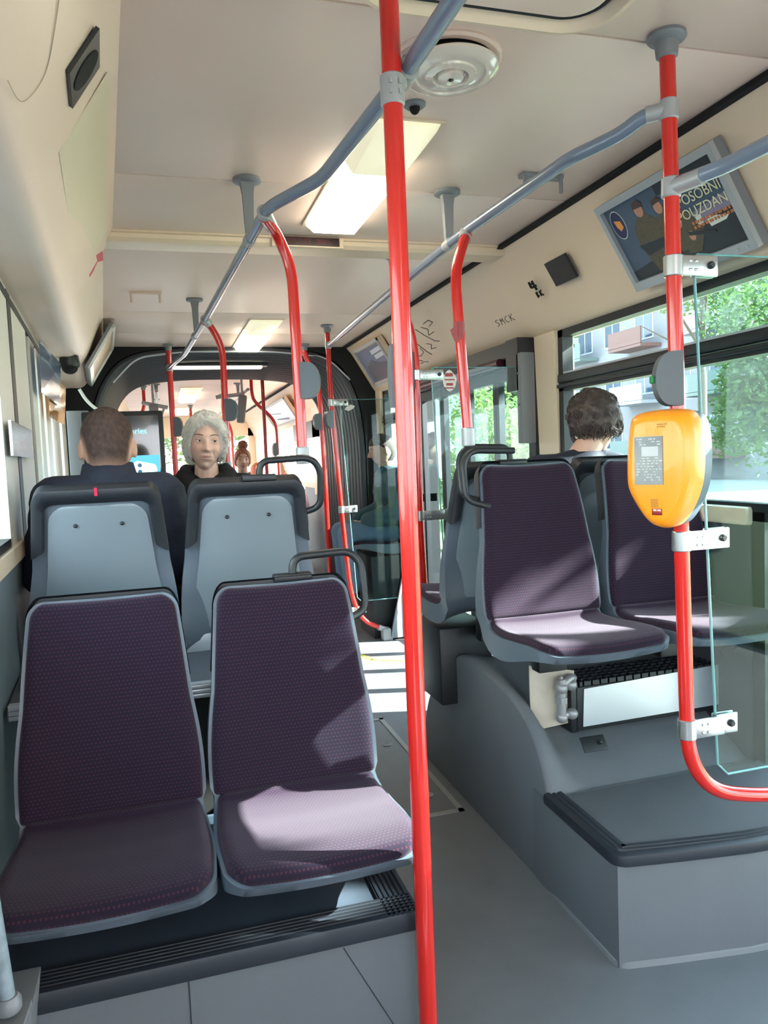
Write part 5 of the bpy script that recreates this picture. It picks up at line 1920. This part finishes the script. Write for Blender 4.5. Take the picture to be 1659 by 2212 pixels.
            for k in range(9):
                u = k / 8
                x = sx * (0.014 + 0.036 * u)
                z = 0.0335 + 0.007 * math.sin(u * 2.3) - 0.004 * u
                dd = Vector((x / 0.074, -1, z / 0.118))
                # find the surface in front
                th = math.acos(max(-1, min(1, z / 0.118)))
                sn = math.sin(th)
                cx_ = x / (0.074 * sn)
                p = head_pt(Vector((cx_ * sn, -math.sqrt(max(0.02, 1 - cx_ * cx_)) * sn, math.cos(th))), old, fem)
                P.append(hm @ (p + Vector((0, -0.0005, 0))))
            r.tube(P, [brow_r * hs * (0.55 + 0.45 * math.sin(math.pi * min(1, 0.2 + k / 9))) for k in range(9)], 6, mi=4)
    o = r.obj('person', mats, sharp=75)
    tag(o, label, 'person')
    return o, W, hm, base, s
EYEW = M('eye_white', (206, 196, 188), 0.2)

def jacket(body, W, base, s, mat, puff=0.024, vox=0.011, name='jacket', collar=None, hood=None):
    g = G()
    rt3 = base.to_3x3().normalized()
    for k, r in (('pel', (0.165, 0.115, 0.10)), ('wai', (0.150, 0.108, 0.16)), ('che', (0.172, 0.115, 0.135))):
        g.ball(W[k], [(v + puff) * s for v in r], 24, 16, rot=rt3)
    P = puff * s
    g.cap(W['shl'], W['shr'], 0.060 * s + P, 0.060 * s + P)
    nb = W['nb'].lerp(W['nt'], 0.05)
    for a, b in (('shl', 'shr'), ('shr', 'shl')):
        g.cap(W[a].lerp(W[b], 0.2), nb, 0.055 * s + P, 0.040 * s + P)
    for nm in 'lr':
        g.cap(W['sh' + nm], W['elb' + nm], 0.056 * s + P, 0.044 * s + P)
        g.cap(W['elb' + nm], W['elb' + nm].lerp(W['wri' + nm], 0.95), 0.044 * s + P, 0.030 * s + P)
    r = remesh(g, vox, 4)
    for i, v in enumerate(r.V):
        q = v * 14
        f = noise.noise(Vector((q.x, q.y, q.z * 1.6))) * 0.007 + noise.noise(v * 38) * 0.003
        c = W['che']
        r.V[i] = v + (v - Vector((c.x, c.y, v.z))).normalized() * f
    j = r.obj(name, mat, body, sharp=80)
    if collar:
        g = G()
        h0, h1, r0, r1, fr_ = collar       # heights above neck base, radii, gap angle in front
        rings = []
        n = 36
        for i in range(n + 1):
            a = -math.pi / 2 + fr_ + (2 * math.pi - 2 * fr_) * i / n
            c_, s_ = math.cos(a), math.sin(a)
            ax = W['nt'] - W['nb']
            def pt(rr, hh):
                return W['nb'] + base.to_3x3() @ Vector((c_ * rr * 1.08, s_ * rr, 0)) + ax * hh
            wv = 0.004 * math.sin(5 * a)
            rings.append([pt(r0, h0), pt(r0 * 0.97 + 0.004, (h0 + h1) / 2), pt(r1 + wv, h1), pt(r1 - 0.006 + wv, h1 + 0.05), pt(r1 - 0.014 + wv, h1), pt(r1 - 0.014, h0)])
        g.loft(rings)
        g.obj('collar', mat, j, sharp=70)
    return j

def trousers(body, W, base, s, mat, puff=0.016, shoe=True):
    g = G()
    g.ball(W['pel'], [v * s for v in (0.18, 0.13, 0.11)], 20, 14, rot=base.to_3x3().normalized())
    for nm in 'lr':
        g.cap(W['hip' + nm], W['kne' + nm], (0.088 + puff) * s, (0.060 + puff) * s)
        g.cap(W['kne' + nm], W['ank' + nm], (0.058 + puff) * s, (0.044 + puff) * s)
    r = remesh(g, 0.014, 4)
    t = r.obj('trousers', mat, body, sharp=80)
    for nm in 'lr':
        g = G()
        a = W['ank' + nm]
        d = base.to_3x3().normalized() @ Vector((0, -1, 0))
        g.ball(a + d * 0.06 * s + Vector((0, 0, -0.055 * s)), (0.046 * s, 0.13 * s, 0.05 * s), 16, 10, rot=base.to_3x3().normalized())
        g.obj('shoe', LEATHER, body)

def hair_shell(body, hm, keep, mat, thick, amp, freq, strands=0, slen=0.05, sr=0.0022, curl=0.006, name='hair', seed=1, colfn=None, vol=(1, 1, 1), cut=(0, 0, 0)):
    """hair as a displaced shell over the skull plus separate locks; keep(d)>0 where hair grows"""
    rnd = random.Random(seed)
    n1, n2 = 72, 110
    vs, okv, cols = [], [], []
    for i in range(n1 + 1):
        th = math.pi * i / n1
        for k in range(n2):
            a = 2 * math.pi * k / n2
            d = Vector((math.sin(th) * math.cos(a), math.sin(th) * math.sin(a), math.cos(th)))
            kv = keep(d)
            p = head_pt(d)
            if d.z < -0.2:
                p = Vector((0.074 * d.x, 0.095 * d.y, 0.118 * d.z))
            th_ = thick * (0.25 + 0.75 * sstep(0, 0.35, kv))
            nz = noise.noise(Vector(d) * freq + Vector((seed, 0, 0))) + 0.5 * noise.noise(Vector(d) * freq * 2.3)
            q = p + Vector((d.x * vol[0], d.y * vol[1], d.z * vol[2])) * (th_ + amp * nz * sstep(0, 0.3, kv))
            vs.append(q if kv > 0 else p * 0.93)
            okv.append(kv)
            cols.append(colfn(d, kv) if colfn else None)
    fs = []
    for i in range(n1):
        for k in range(n2):
            l = (k + 1) % n2
            f = [i * n2 + k, (i + 1) * n2 + k, (i + 1) * n2 + l, i * n2 + l]
            if max(okv[v] for v in f) > 0:
                fs.append(f)
    g = G()
    g.add([hm @ v for v in vs], fs, col=cols if colfn else None)
    cnt = 0
    while cnt < strands:
        d = Vector((rnd.gauss(0, 1), rnd.gauss(0, 1), rnd.gauss(0, 1))).normalized()
        if keep(d) <= 0.03:
            continue
        cnt += 1
        p = head_pt(d) if d.z > -0.2 else Vector((0.074 * d.x, 0.095 * d.y, 0.118 * d.z))
        nz = noise.noise(Vector(d) * freq + Vector((seed, 0, 0)))
        p = p + Vector((d.x * vol[0], d.y * vol[1], d.z * vol[2])) * (thick + amp * nz - 0.004)
        t1 = Vector((0.25 * d.x, 0.5, -0.75)) + Vector((d.x, d.y, 0)) * 0.3
        t1 = Matrix.Rotation(noise.noise(Vector(d) * 2.6 + Vector((seed * 3.1, 0, 0))) * 2.6 + rnd.gauss(0, 0.25), 3, d) @ t1
        t1 = (t1 - d * t1.dot(d)).normalized()
        t2 = d.cross(t1)
        ph, tw = noise.noise(Vector(d) * 5) * 6.28 + rnd.gauss(0, 0.4), rnd.uniform(3.0, 5.5)
        ll = slen * rnd.uniform(0.6, 1.2)
        P = []
        for k in range(9):
            u = k / 8
            P.append(hm @ (p + t1 * ll * (u - 0.4) + (d * math.cos(ph + tw * u) * 0.8 + t2 * math.sin(ph + tw * u)) * curl * (0.5 + u) - d * 0.004 * (u - 0.4) ** 2 * 8))
        nb_ = len(g.V)
        g.tube(P, [sr * (0.5 + math.sin(math.pi * (0.1 + 0.8 * k / 8))) * 0.75 for k in range(9)], 5)
        if colfn:
            for q in range(nb_, len(g.V)):
                g.COL[q] = colfn(d, keep(d))
    return g.obj(name, mat, body, sharp=80)

# ---- the man in navy, from behind
b, W, hm, base, s = person('person in a navy jacket with close-cropped brown hair seen from behind', (-0.165, 2.70, 0.745), R(180), s=0.93, hs=1.10, lean=R(2), head=(0, -0.035, -0.045), hpitch=R(5), hyaw=R(3), skin=(0.56, 0.31, 0.22), detail=False, vox=0.005)
jacket(b, W, base, s, NAVY, 0.038, collar=(0.0, 1.15, 0.092, 0.080, 0.45))
trousers(b, W, base, s, DARKT)
def keep_man(d):
    if d.y < 0:
        return d.z - 0.42 if d.y < -0.35 else d.z - (0.1 + 0.9 * max(0, -d.y))
    side = sstep(0.60, 0.97, abs(d.x))
    return d.z + 0.80 - 0.80 * side
def col_man(d, kv):
    f = sstep(0.0, 0.55, kv) * 0.9 + 0.06
    n_ = 0.8 + 0.5 * noise.noise(Vector(d) * 9) + 0.25 * noise.noise(Vector(d) * 60)
    hc = (0.060 * n_, 0.038 * n_, 0.034 * n_)
    return tuple(hc[i] * f + (0.50, 0.28, 0.20)[i] * (1 - f) for i in range(3))
hair_man = M('cropped_brown_hair', (72, 54, 50), 0.85, var=0.45, vs=16, bump=0.7, bs=420)
HMAN = M_col('faded_crop_hair', 0.85, 0.2)
hair_shell(b, hm, keep_man, HMAN, 0.0055, 0.0010, 30, seed=2, strands=1300, slen=0.010, sr=0.0008, curl=0.0006, colfn=col_man)

# ---- the white-haired woman, facing the viewer
b, W, hm, base, s = person('person with wavy white hair and black coat facing the viewer', (0.198, 3.43, 0.745), R(0), s=0.90, hs=1.0, head=(0.0, -0.02, -0.005), hyaw=R(0), hpitch=R(1), hroll=R(4), skin=(0.66, 0.42, 0.33), lips=(0.42, 0.19, 0.17), old=1.0, fem=0.6, vox=0.0028, eyes=(0.05, 0.05, 0.05), brow=(112, 92, 84), gaze=(0.42, 0.03), brow_r=0.0026)
jacket(b, W, base, s, BLKCOAT, 0.030, name='coat')
g = G()                                  # thick folded collar either side of the open neck
for sx in (-1, 1):
    P = [W['nb'] + Vector((sx * x, y, z)) for x, y, z in ((0.035, -0.115, -0.075), (0.072, -0.085, -0.01), (0.095, -0.02, 0.035), (0.085, 0.05, 0.055), (0.0, 0.085, 0.06))]
    g.tube(P, [0.020, 0.036, 0.042, 0.040, 0.036], 12, 0.0)
    g.ball(P[0], 0.022); g.ball(P[-1], 0.036)
r = remesh(g, 0.008, 3)
for i, v in enumerate(r.V):
    r.V[i] = v + Vector((0, 0, 1)) * noise.noise(v * 45) * 0.005
r.obj('coat_collar', BLKCOAT, b, sharp=80)
trousers(b, W, base, s, DARKT)
def keep_wom(d):
    # off the face: an oval window in front
    if d.y < 0:
        fx, fz = d.x / 0.88, (d.z + 0.24) / 0.90
        face = 1 - (fx * fx + fz * fz)
        if face > 0:
            return -face
        return min(-face, d.z + 0.62)
    return d.z + 0.62
WHAIR = M('white_grey_hair', (206, 200, 192), 0.6, var=0.14, vs=40, bump=0.5, bs=160)
hair_shell(b, hm, keep_wom, WHAIR, 0.021, 0.009, 4.5, strands=5200, slen=0.052, sr=0.0010, curl=0.0055, seed=5, vol=(1.05, 0.8, 1.15))

# ---- dark-haired passenger on the right, from behind
b, W, hm, base, s = person('person with bushy dark grey-brown hair seen from behind on the right, dark jacket', (1.60, 2.70, 0.755), R(180), s=0.93, hs=1.03, head=(-0.115, -0.01, -0.025), hpitch=R(6), hroll=R(8), hyaw=R(-6), skin=(0.60, 0.36, 0.28), detail=False, vox=0.005)
j = jacket(b, W, base, s, NAVY, 0.030, collar=(0.0, 0.55, 0.098, 0.085, 0.4))
g = G()
for k in range(24):
    a = R(20 + 140 * k / 23)
    g.ball(W['nb'] + Vector((-math.cos(a) * 0.13, -0.02 - math.sin(a) * 0.075, -0.030 + 0.01 * math.sin(k * 2.2))), (0.016, 0.014, 0.026), 8, 6)
g.obj('patterned_scarf', M('grey_print_scarf', (84, 76, 82), 0.9, var=0.7, vs=45), j)
trousers(b, W, base, s, DARKT)
def keep_r(d):
    if d.y < -0.25:
        return d.z - 0.35
    return d.z + 0.45 - 0.12 * abs(d.x)
DHAIR = M('dark_brown_grey_hair', (70, 56, 52), 0.5, var=0.4, vs=35, bump=0.5, bs=200)
hair_shell(b, hm, keep_r, DHAIR, 0.026, 0.010, 4.0, strands=4200, slen=0.060, sr=0.0011, curl=0.006, seed=9, vol=(1.1, 1.0, 0.8))

# ---- sideways passenger in teal behind the farther screen
b, W, hm, base, s = person('person in a teal jacket sitting sideways behind the farther glass screen', (1.69, 5.48, 0.69), R(-90), s=0.92, hs=1.0, lean=R(3), head=(0, -0.03, 0), hpitch=R(12), skin=(0.50, 0.28, 0.2), vox=0.006, detail=False)
jacket(b, W, base, s, TEAL, 0.040, collar=(0.0, 0.6, 0.095, 0.085, 0.4))
trousers(b, W, base, s, DENIM, 0.02)
hair_shell(b, hm, keep_man, hair_man, 0.007, 0.002, 18, seed=4, strands=500, slen=0.014, sr=0.0012, curl=0.001)

# ---- girl with a bun far back, and two more beyond the joint
b, W, hm, base, s = person('person with reddish hair tied in a bun, small, seen past the white-haired woman', (0.81, 7.82, 0.66), R(0), s=0.92, hs=1.0, head=(0, -0.02, 0.005), hroll=R(5), skin=(0.62, 0.38, 0.30), fem=1.0, vox=0.006, brow=(70, 44, 36), brow_r=0.003)
jacket(b, W, base, s, BLKCOAT, 0.02, collar=(0.0, 0.5, 0.085, 0.075, 0.5))
trousers(b, W, base, s, DARKT)
RHAIR = M('reddish_brown_hair', (150, 92, 68), 0.55, var=0.35, vs=30, bump=0.4, bs=160)
def keep_g(d):
    if d.y < 0:
        fx, fz = d.x / 0.86, (d.z + 0.30) / 0.86
        return -(1 - (fx * fx + fz * fz))
    return d.z + 0.45
hair_shell(b, hm, keep_g, RHAIR, 0.010, 0.003, 7, strands=160, slen=0.05, sr=0.0025, curl=0.003, seed=6)
g = G()
c = hm @ Vector((0.0, 0.01, 0.152))
g.ball(c, (0.050, 0.046, 0.042), 20, 14)
rb = random.Random(4)
for k in range(90):
    d = Vector((rb.gauss(0, 1), rb.gauss(0, 1), rb.gauss(0, 1))).normalized()
    t1 = d.orthogonal().normalized()
    P = [c + d * 0.046 + t1 * 0.03 * (u - 0.5) + d.cross(t1) * 0.01 * math.sin(6 * u) for u in (0, 0.25, 0.5, 0.75, 1)]
    g.tube(P, 0.004, 5)
g.obj('hair_bun', RHAIR, b, sharp=80)
b, W, hm, base, s = person('person with orange-red hair far back beyond the joint, half hidden by the seat handle', (1.08, 8.7, 0.52), R(180), s=0.9, skin=(0.6, 0.36, 0.3), vox=0.009, detail=False)
jacket(b, W, base, s, M('white_top', (206, 204, 206), 0.8), 0.02)
trousers(b, W, base, s, DARKT)
hair_shell(b, hm, keep_r, M('orange_red_hair', (196, 110, 84), 0.6, var=0.3, vs=30), 0.014, 0.004, 6, seed=8)
b, W, hm, base, s = person('person in a pale pink top far back on the right beyond the joint', (1.45, 9.1, 0.52), R(180), s=0.92, skin=(0.6, 0.38, 0.32), vox=0.009, detail=False)
jacket(b, W, base, s, M('pale_pink_top', (206, 172, 180), 0.8), 0.025)
trousers(b, W, base, s, DARKT)
hair_shell(b, hm, keep_r, M('fair_hair', (150, 118, 92), 0.6, var=0.3, vs=30), 0.014, 0.004, 6, seed=11)
for k, (x, y, rz, lab) in enumerate(((0.81, 7.92, 0, 'seat under the passenger with the bun'), (1.08, 8.62, 180, 'seat under the passenger with orange-red hair'), (1.45, 9.02, 180, 'seat under the passenger in pale pink'))):
    z = 0.65 if k == 0 else 0.51
    dup(seat0, (x, y + (0.10 if rz == 0 else -0.10), z), lab, R(rz), SG)
    g = G()
    g.span((x - 0.18, y - 0.18, 0.0), (x + 0.18, y + 0.18, z - 0.10))
    tag(g.obj('seat_plinth', BLACK), 'dark plinth below the ' + lab, 'plinth')

# ================================================================ OUTSIDE
g = G()
g.span((2.4, -30, -0.42), (60, 45, -0.36))
struct(g.obj('ground', M('sunlit_pavement', (150, 146, 140), 0.9, var=0.18, vs=1.2, bump=0.3, bs=30)))
g = G()
g.span((-60, -30, -0.46), (2.4, 45, -0.40))
struct(g.obj('ground', M('asphalt', (92, 92, 94), 0.9, var=0.15, vs=2)))
g = G()
g.span((4.6, -30, -0.36), (13.5, 45, -0.30))
tag(g.obj('lawn', M('lawn_green', (84, 102, 56), 0.9, var=0.4, vs=3, bump=0.6, bs=40)), 'sunlit green lawn outside the right windows', 'lawn')
bpy.data.objects['lawn']['kind'] = 'stuff'

def building(label, x0, x1, y0, y1, h, wall, face, rows, cols, balc):
    t = thing('apartment_building', ((x0 + x1) / 2, (y0 + y1) / 2, -0.4), label, 'building')
    g = G()
    g.span((x0, y0, -0.4), (x1, y1, h))
    g.span((x0 - 0.3, y0 - 0.3, h), (x1 + 0.3, y1 + 0.3, h + 0.4))
    g.obj('walls', wall, t)
    fx = x0 if face < 0 else x1
    for r_ in range(rows):
        for c in range(cols):
            yy = y0 + (c + 0.5) * (y1 - y0) / cols
            zz = 1.2 + r_ * 3.0
            g = G()
            g.span((fx + face * 0.02, yy - 0.85, zz), (fx - face * 0.2, yy + 0.85, zz + 1.55))
            f = g.obj('window', WFR, t)
            g = G()
            g.span((fx + face * 0.03, yy - 0.75, zz + 0.1), (fx + face * 0.025, yy - 0.05, zz + 1.45))
            g.span((fx + face * 0.03, yy + 0.05, zz + 0.1), (fx + face * 0.025, yy + 0.75, zz + 1.45))
            g.obj('pane', WPANE, f)
            if balc and c % 2 == 1:
                g = G()
                g.span((fx, yy - 1.5, zz - 0.55), (fx + face * 1.3, yy + 1.5, zz - 0.38))
                g.span((fx + face * 1.22, yy - 1.5, zz - 0.4), (fx + face * 1.3, yy + 1.5, zz + 0.5))
                g.obj('balcony', BALC[(r_ + c // 2) % 3], t)
    return t
WFR = M('white_window_frame', (176, 178, 182), 0.6)
WPANE = M('window_pane_dark', (72, 86, 100), 0.1)
BALC = [M('balcony_pale', (160, 160, 164), 0.7), M('balcony_brick', (116, 86, 80), 0.8), M('balcony_green', (104, 116, 112), 0.7)]
building('pale apartment block with balconies seen through the right window', 26, 34, 20, 56, 22, M('pale_render', (128, 126, 130), 0.8, var=0.06, vs=0.5), -1, 7, 12, True)
building('grey white block farther along beyond the side door', 16, 24, 52, 66, 16, M('grey_render', (170, 170, 172), 0.8), -1, 5, 3, False)
building('long pale building across the street behind the left windows', -24, -14, -5, 40, 11, M('beige_render', (176, 172, 168), 0.8), 1, 3, 10, False)

def visible_gap(p):
    """no leaves on the lines along which the sun reaches the lit patches inside the bus"""
    for c, r in PATCH:
        q = p - c
        t = q.dot(-SUN_DIR)
        if t > 0 and (q + SUN_DIR * t).length < r + 0.17:
            return True
    return False
PATCH = [(Vector((0.30, 1.63, 0.49)), 0.085), (Vector((0.34, 1.56, 0.49)), 0.06), (Vector((0.28, 1.855, 0.62)), 0.10), (Vector((0.24, 1.86, 0.66)), 0.05), (Vector((0.46, 1.85, 0.60)), 0.03), (Vector((0.45, 1.70, 0.5)), 0.04),
         (Vector((1.22, 2.06, 0.77)), 0.10), (Vector((1.02, 2.02, 0.77)), 0.06), (Vector((1.30, 1.95, 0.77)), 0.07), (Vector((1.02, 2.80, 0.77)), 0.08),
         (Vector((0.95, 4.35, 0.0)), 0.45), (Vector((1.25, 4.05, 0.0)), 0.45), (Vector((0.8, 3.85, 0.0)), 0.16), (Vector((1.1, 3.6, 0.0)), 0.12), (Vector((0.62, 4.2, 0.0)), 0.16)]
def tree(label, x, y, h, cr, n, leafm, seed, trunk=0.16, base=-0.36, size=0.16, low=0.35, group='street trees'):
    rnd = random.Random(seed)
    t = thing('leafy_tree', (x, y, base), label, 'tree', group)
    g = G()
    g.tube([(x, y, base), (x + 0.1, y + 0.05, base + h * 0.35), (x + 0.05, y, base + h * 0.8)], [trunk, trunk * 0.75, trunk * 0.3], 10, 0.3)
    tops = []
    for k in range(7):
        a = rnd.uniform(0, 6.28)
        z0 = base + h * rnd.uniform(0.3, 0.55)
        e = Vector((x + math.cos(a) * cr * 0.7, y + math.sin(a) * cr * 0.7, z0 + h * rnd.uniform(0.1, 0.35)))
        g.tube([(x + 0.05, y, z0), tuple(Vector((x, y, z0)).lerp(e, 0.5) + Vector((0, 0, 0.1))), tuple(e)], [trunk * 0.35, trunk * 0.2, trunk * 0.08], 6)
    g.obj('trunk', BARK, t)
    blobs = []
    for k in range(16):
        a, rr = rnd.uniform(0, 6.28), cr * math.sqrt(rnd.uniform(0, 1)) * 0.75
        blobs.append((Vector((x + math.cos(a) * rr, y + math.sin(a) * rr, base + h * rnd.uniform(low, 0.95))), cr * rnd.uniform(0.30, 0.52)))
    vs, fs = [], []
    for k in range(n):
        c, r = rnd.choice(blobs)
        d = Vector((rnd.gauss(0, 1), rnd.gauss(0, 1), rnd.gauss(0, 1))).normalized()
        p = c + d * r * rnd.uniform(0.55, 1.0)
        if visible_gap(p):
            continue
        u = Vector((rnd.gauss(0, 1), rnd.gauss(0, 1), rnd.gauss(0, 0.6))).normalized() * size * rnd.uniform(0.6, 1.3)
        v = u.orthogonal().normalized()
        v = Matrix.Rotation(rnd.uniform(0, 6.28), 3, u.normalized()) @ v * size * rnd.uniform(0.35, 0.6)
        b = len(vs)
        vs += [p - u, p - u * 0.2 + v, p + u, p - u * 0.2 - v]
        fs.append([b, b + 1, b + 2, b + 3])
    g = G()
    g.add(vs, fs)
    f = g.obj('foliage', leafm, t, fix=False)
    f['kind'] = 'stuff'
    return t
BARK = M('bark', (88, 76, 64), 0.9, bump=0.4, bs=20)
def M_leaf(name, c):
    m = M(name, c, 0.6, var=0.35, vs=1.5)
    n = m.node_tree
    b = n.nodes['Principled BSDF']
    tl = n.nodes.new('ShaderNodeBsdfTranslucent')
    tl.inputs[0].default_value = tuple(min(1, v * 1.5) for v in lin(c)[:3]) + (1,)
    mx = n.nodes.new('ShaderNodeMixShader')
    mx.inputs[0].default_value = 0.35
    n.links.new(b.outputs[0], mx.inputs[1])
    n.links.new(tl.outputs[0], mx.inputs[2])
    n.links.new(mx.outputs[0], n.nodes['Material Output'].inputs[0])
    return m
LEAFA, LEAFB, LEAFC = M_leaf('leaf_mid_green', (80, 100, 58)), M_leaf('leaf_dark_green', (62, 88, 46)), M_leaf('leaf_bright_green', (104, 126, 70))
tree('mid green tree seen through the ticket machine glass screen', 14.2, 14.2, 5.6, 2.3, 11000, LEAFA, 1, size=0.085)
tree('bright green tree at the upper right beyond the window', 17.5, 21.5, 12.0, 2.8, 9000, LEAFC, 2, low=0.5, size=0.11)
tree('dark green tree beyond the side door', 11.0, 24.5, 9.0, 3.0, 9000, LEAFB, 3, size=0.12)
tree('green bush-like tree low behind the side door leaves', 7.6, 15.6, 2.9, 1.7, 8000, LEAFC, 4, low=0.15, size=0.08)
tree('spreading tree shading the near side of the bus', 8.6, -0.4, 8.6, 2.7, 11000, LEAFA, 5, low=0.45, size=0.20)
tree('unseen second spreading tree added to shade the lawn behind the viewer', 8.0, -6.6, 8.2, 3.2, 9000, LEAFB, 6, low=0.50, size=0.20)  # out of view, added to shade the lawn that the glass screen reflects
tree('tree on the left side of the street', -9.0, 9.0, 7.5, 2.6, 3000, LEAFB, 7)
tree('tree standing beside the road far behind the rear window', 1.5, 27.0, 8.0, 3.5, 3500, LEAFA, 8)
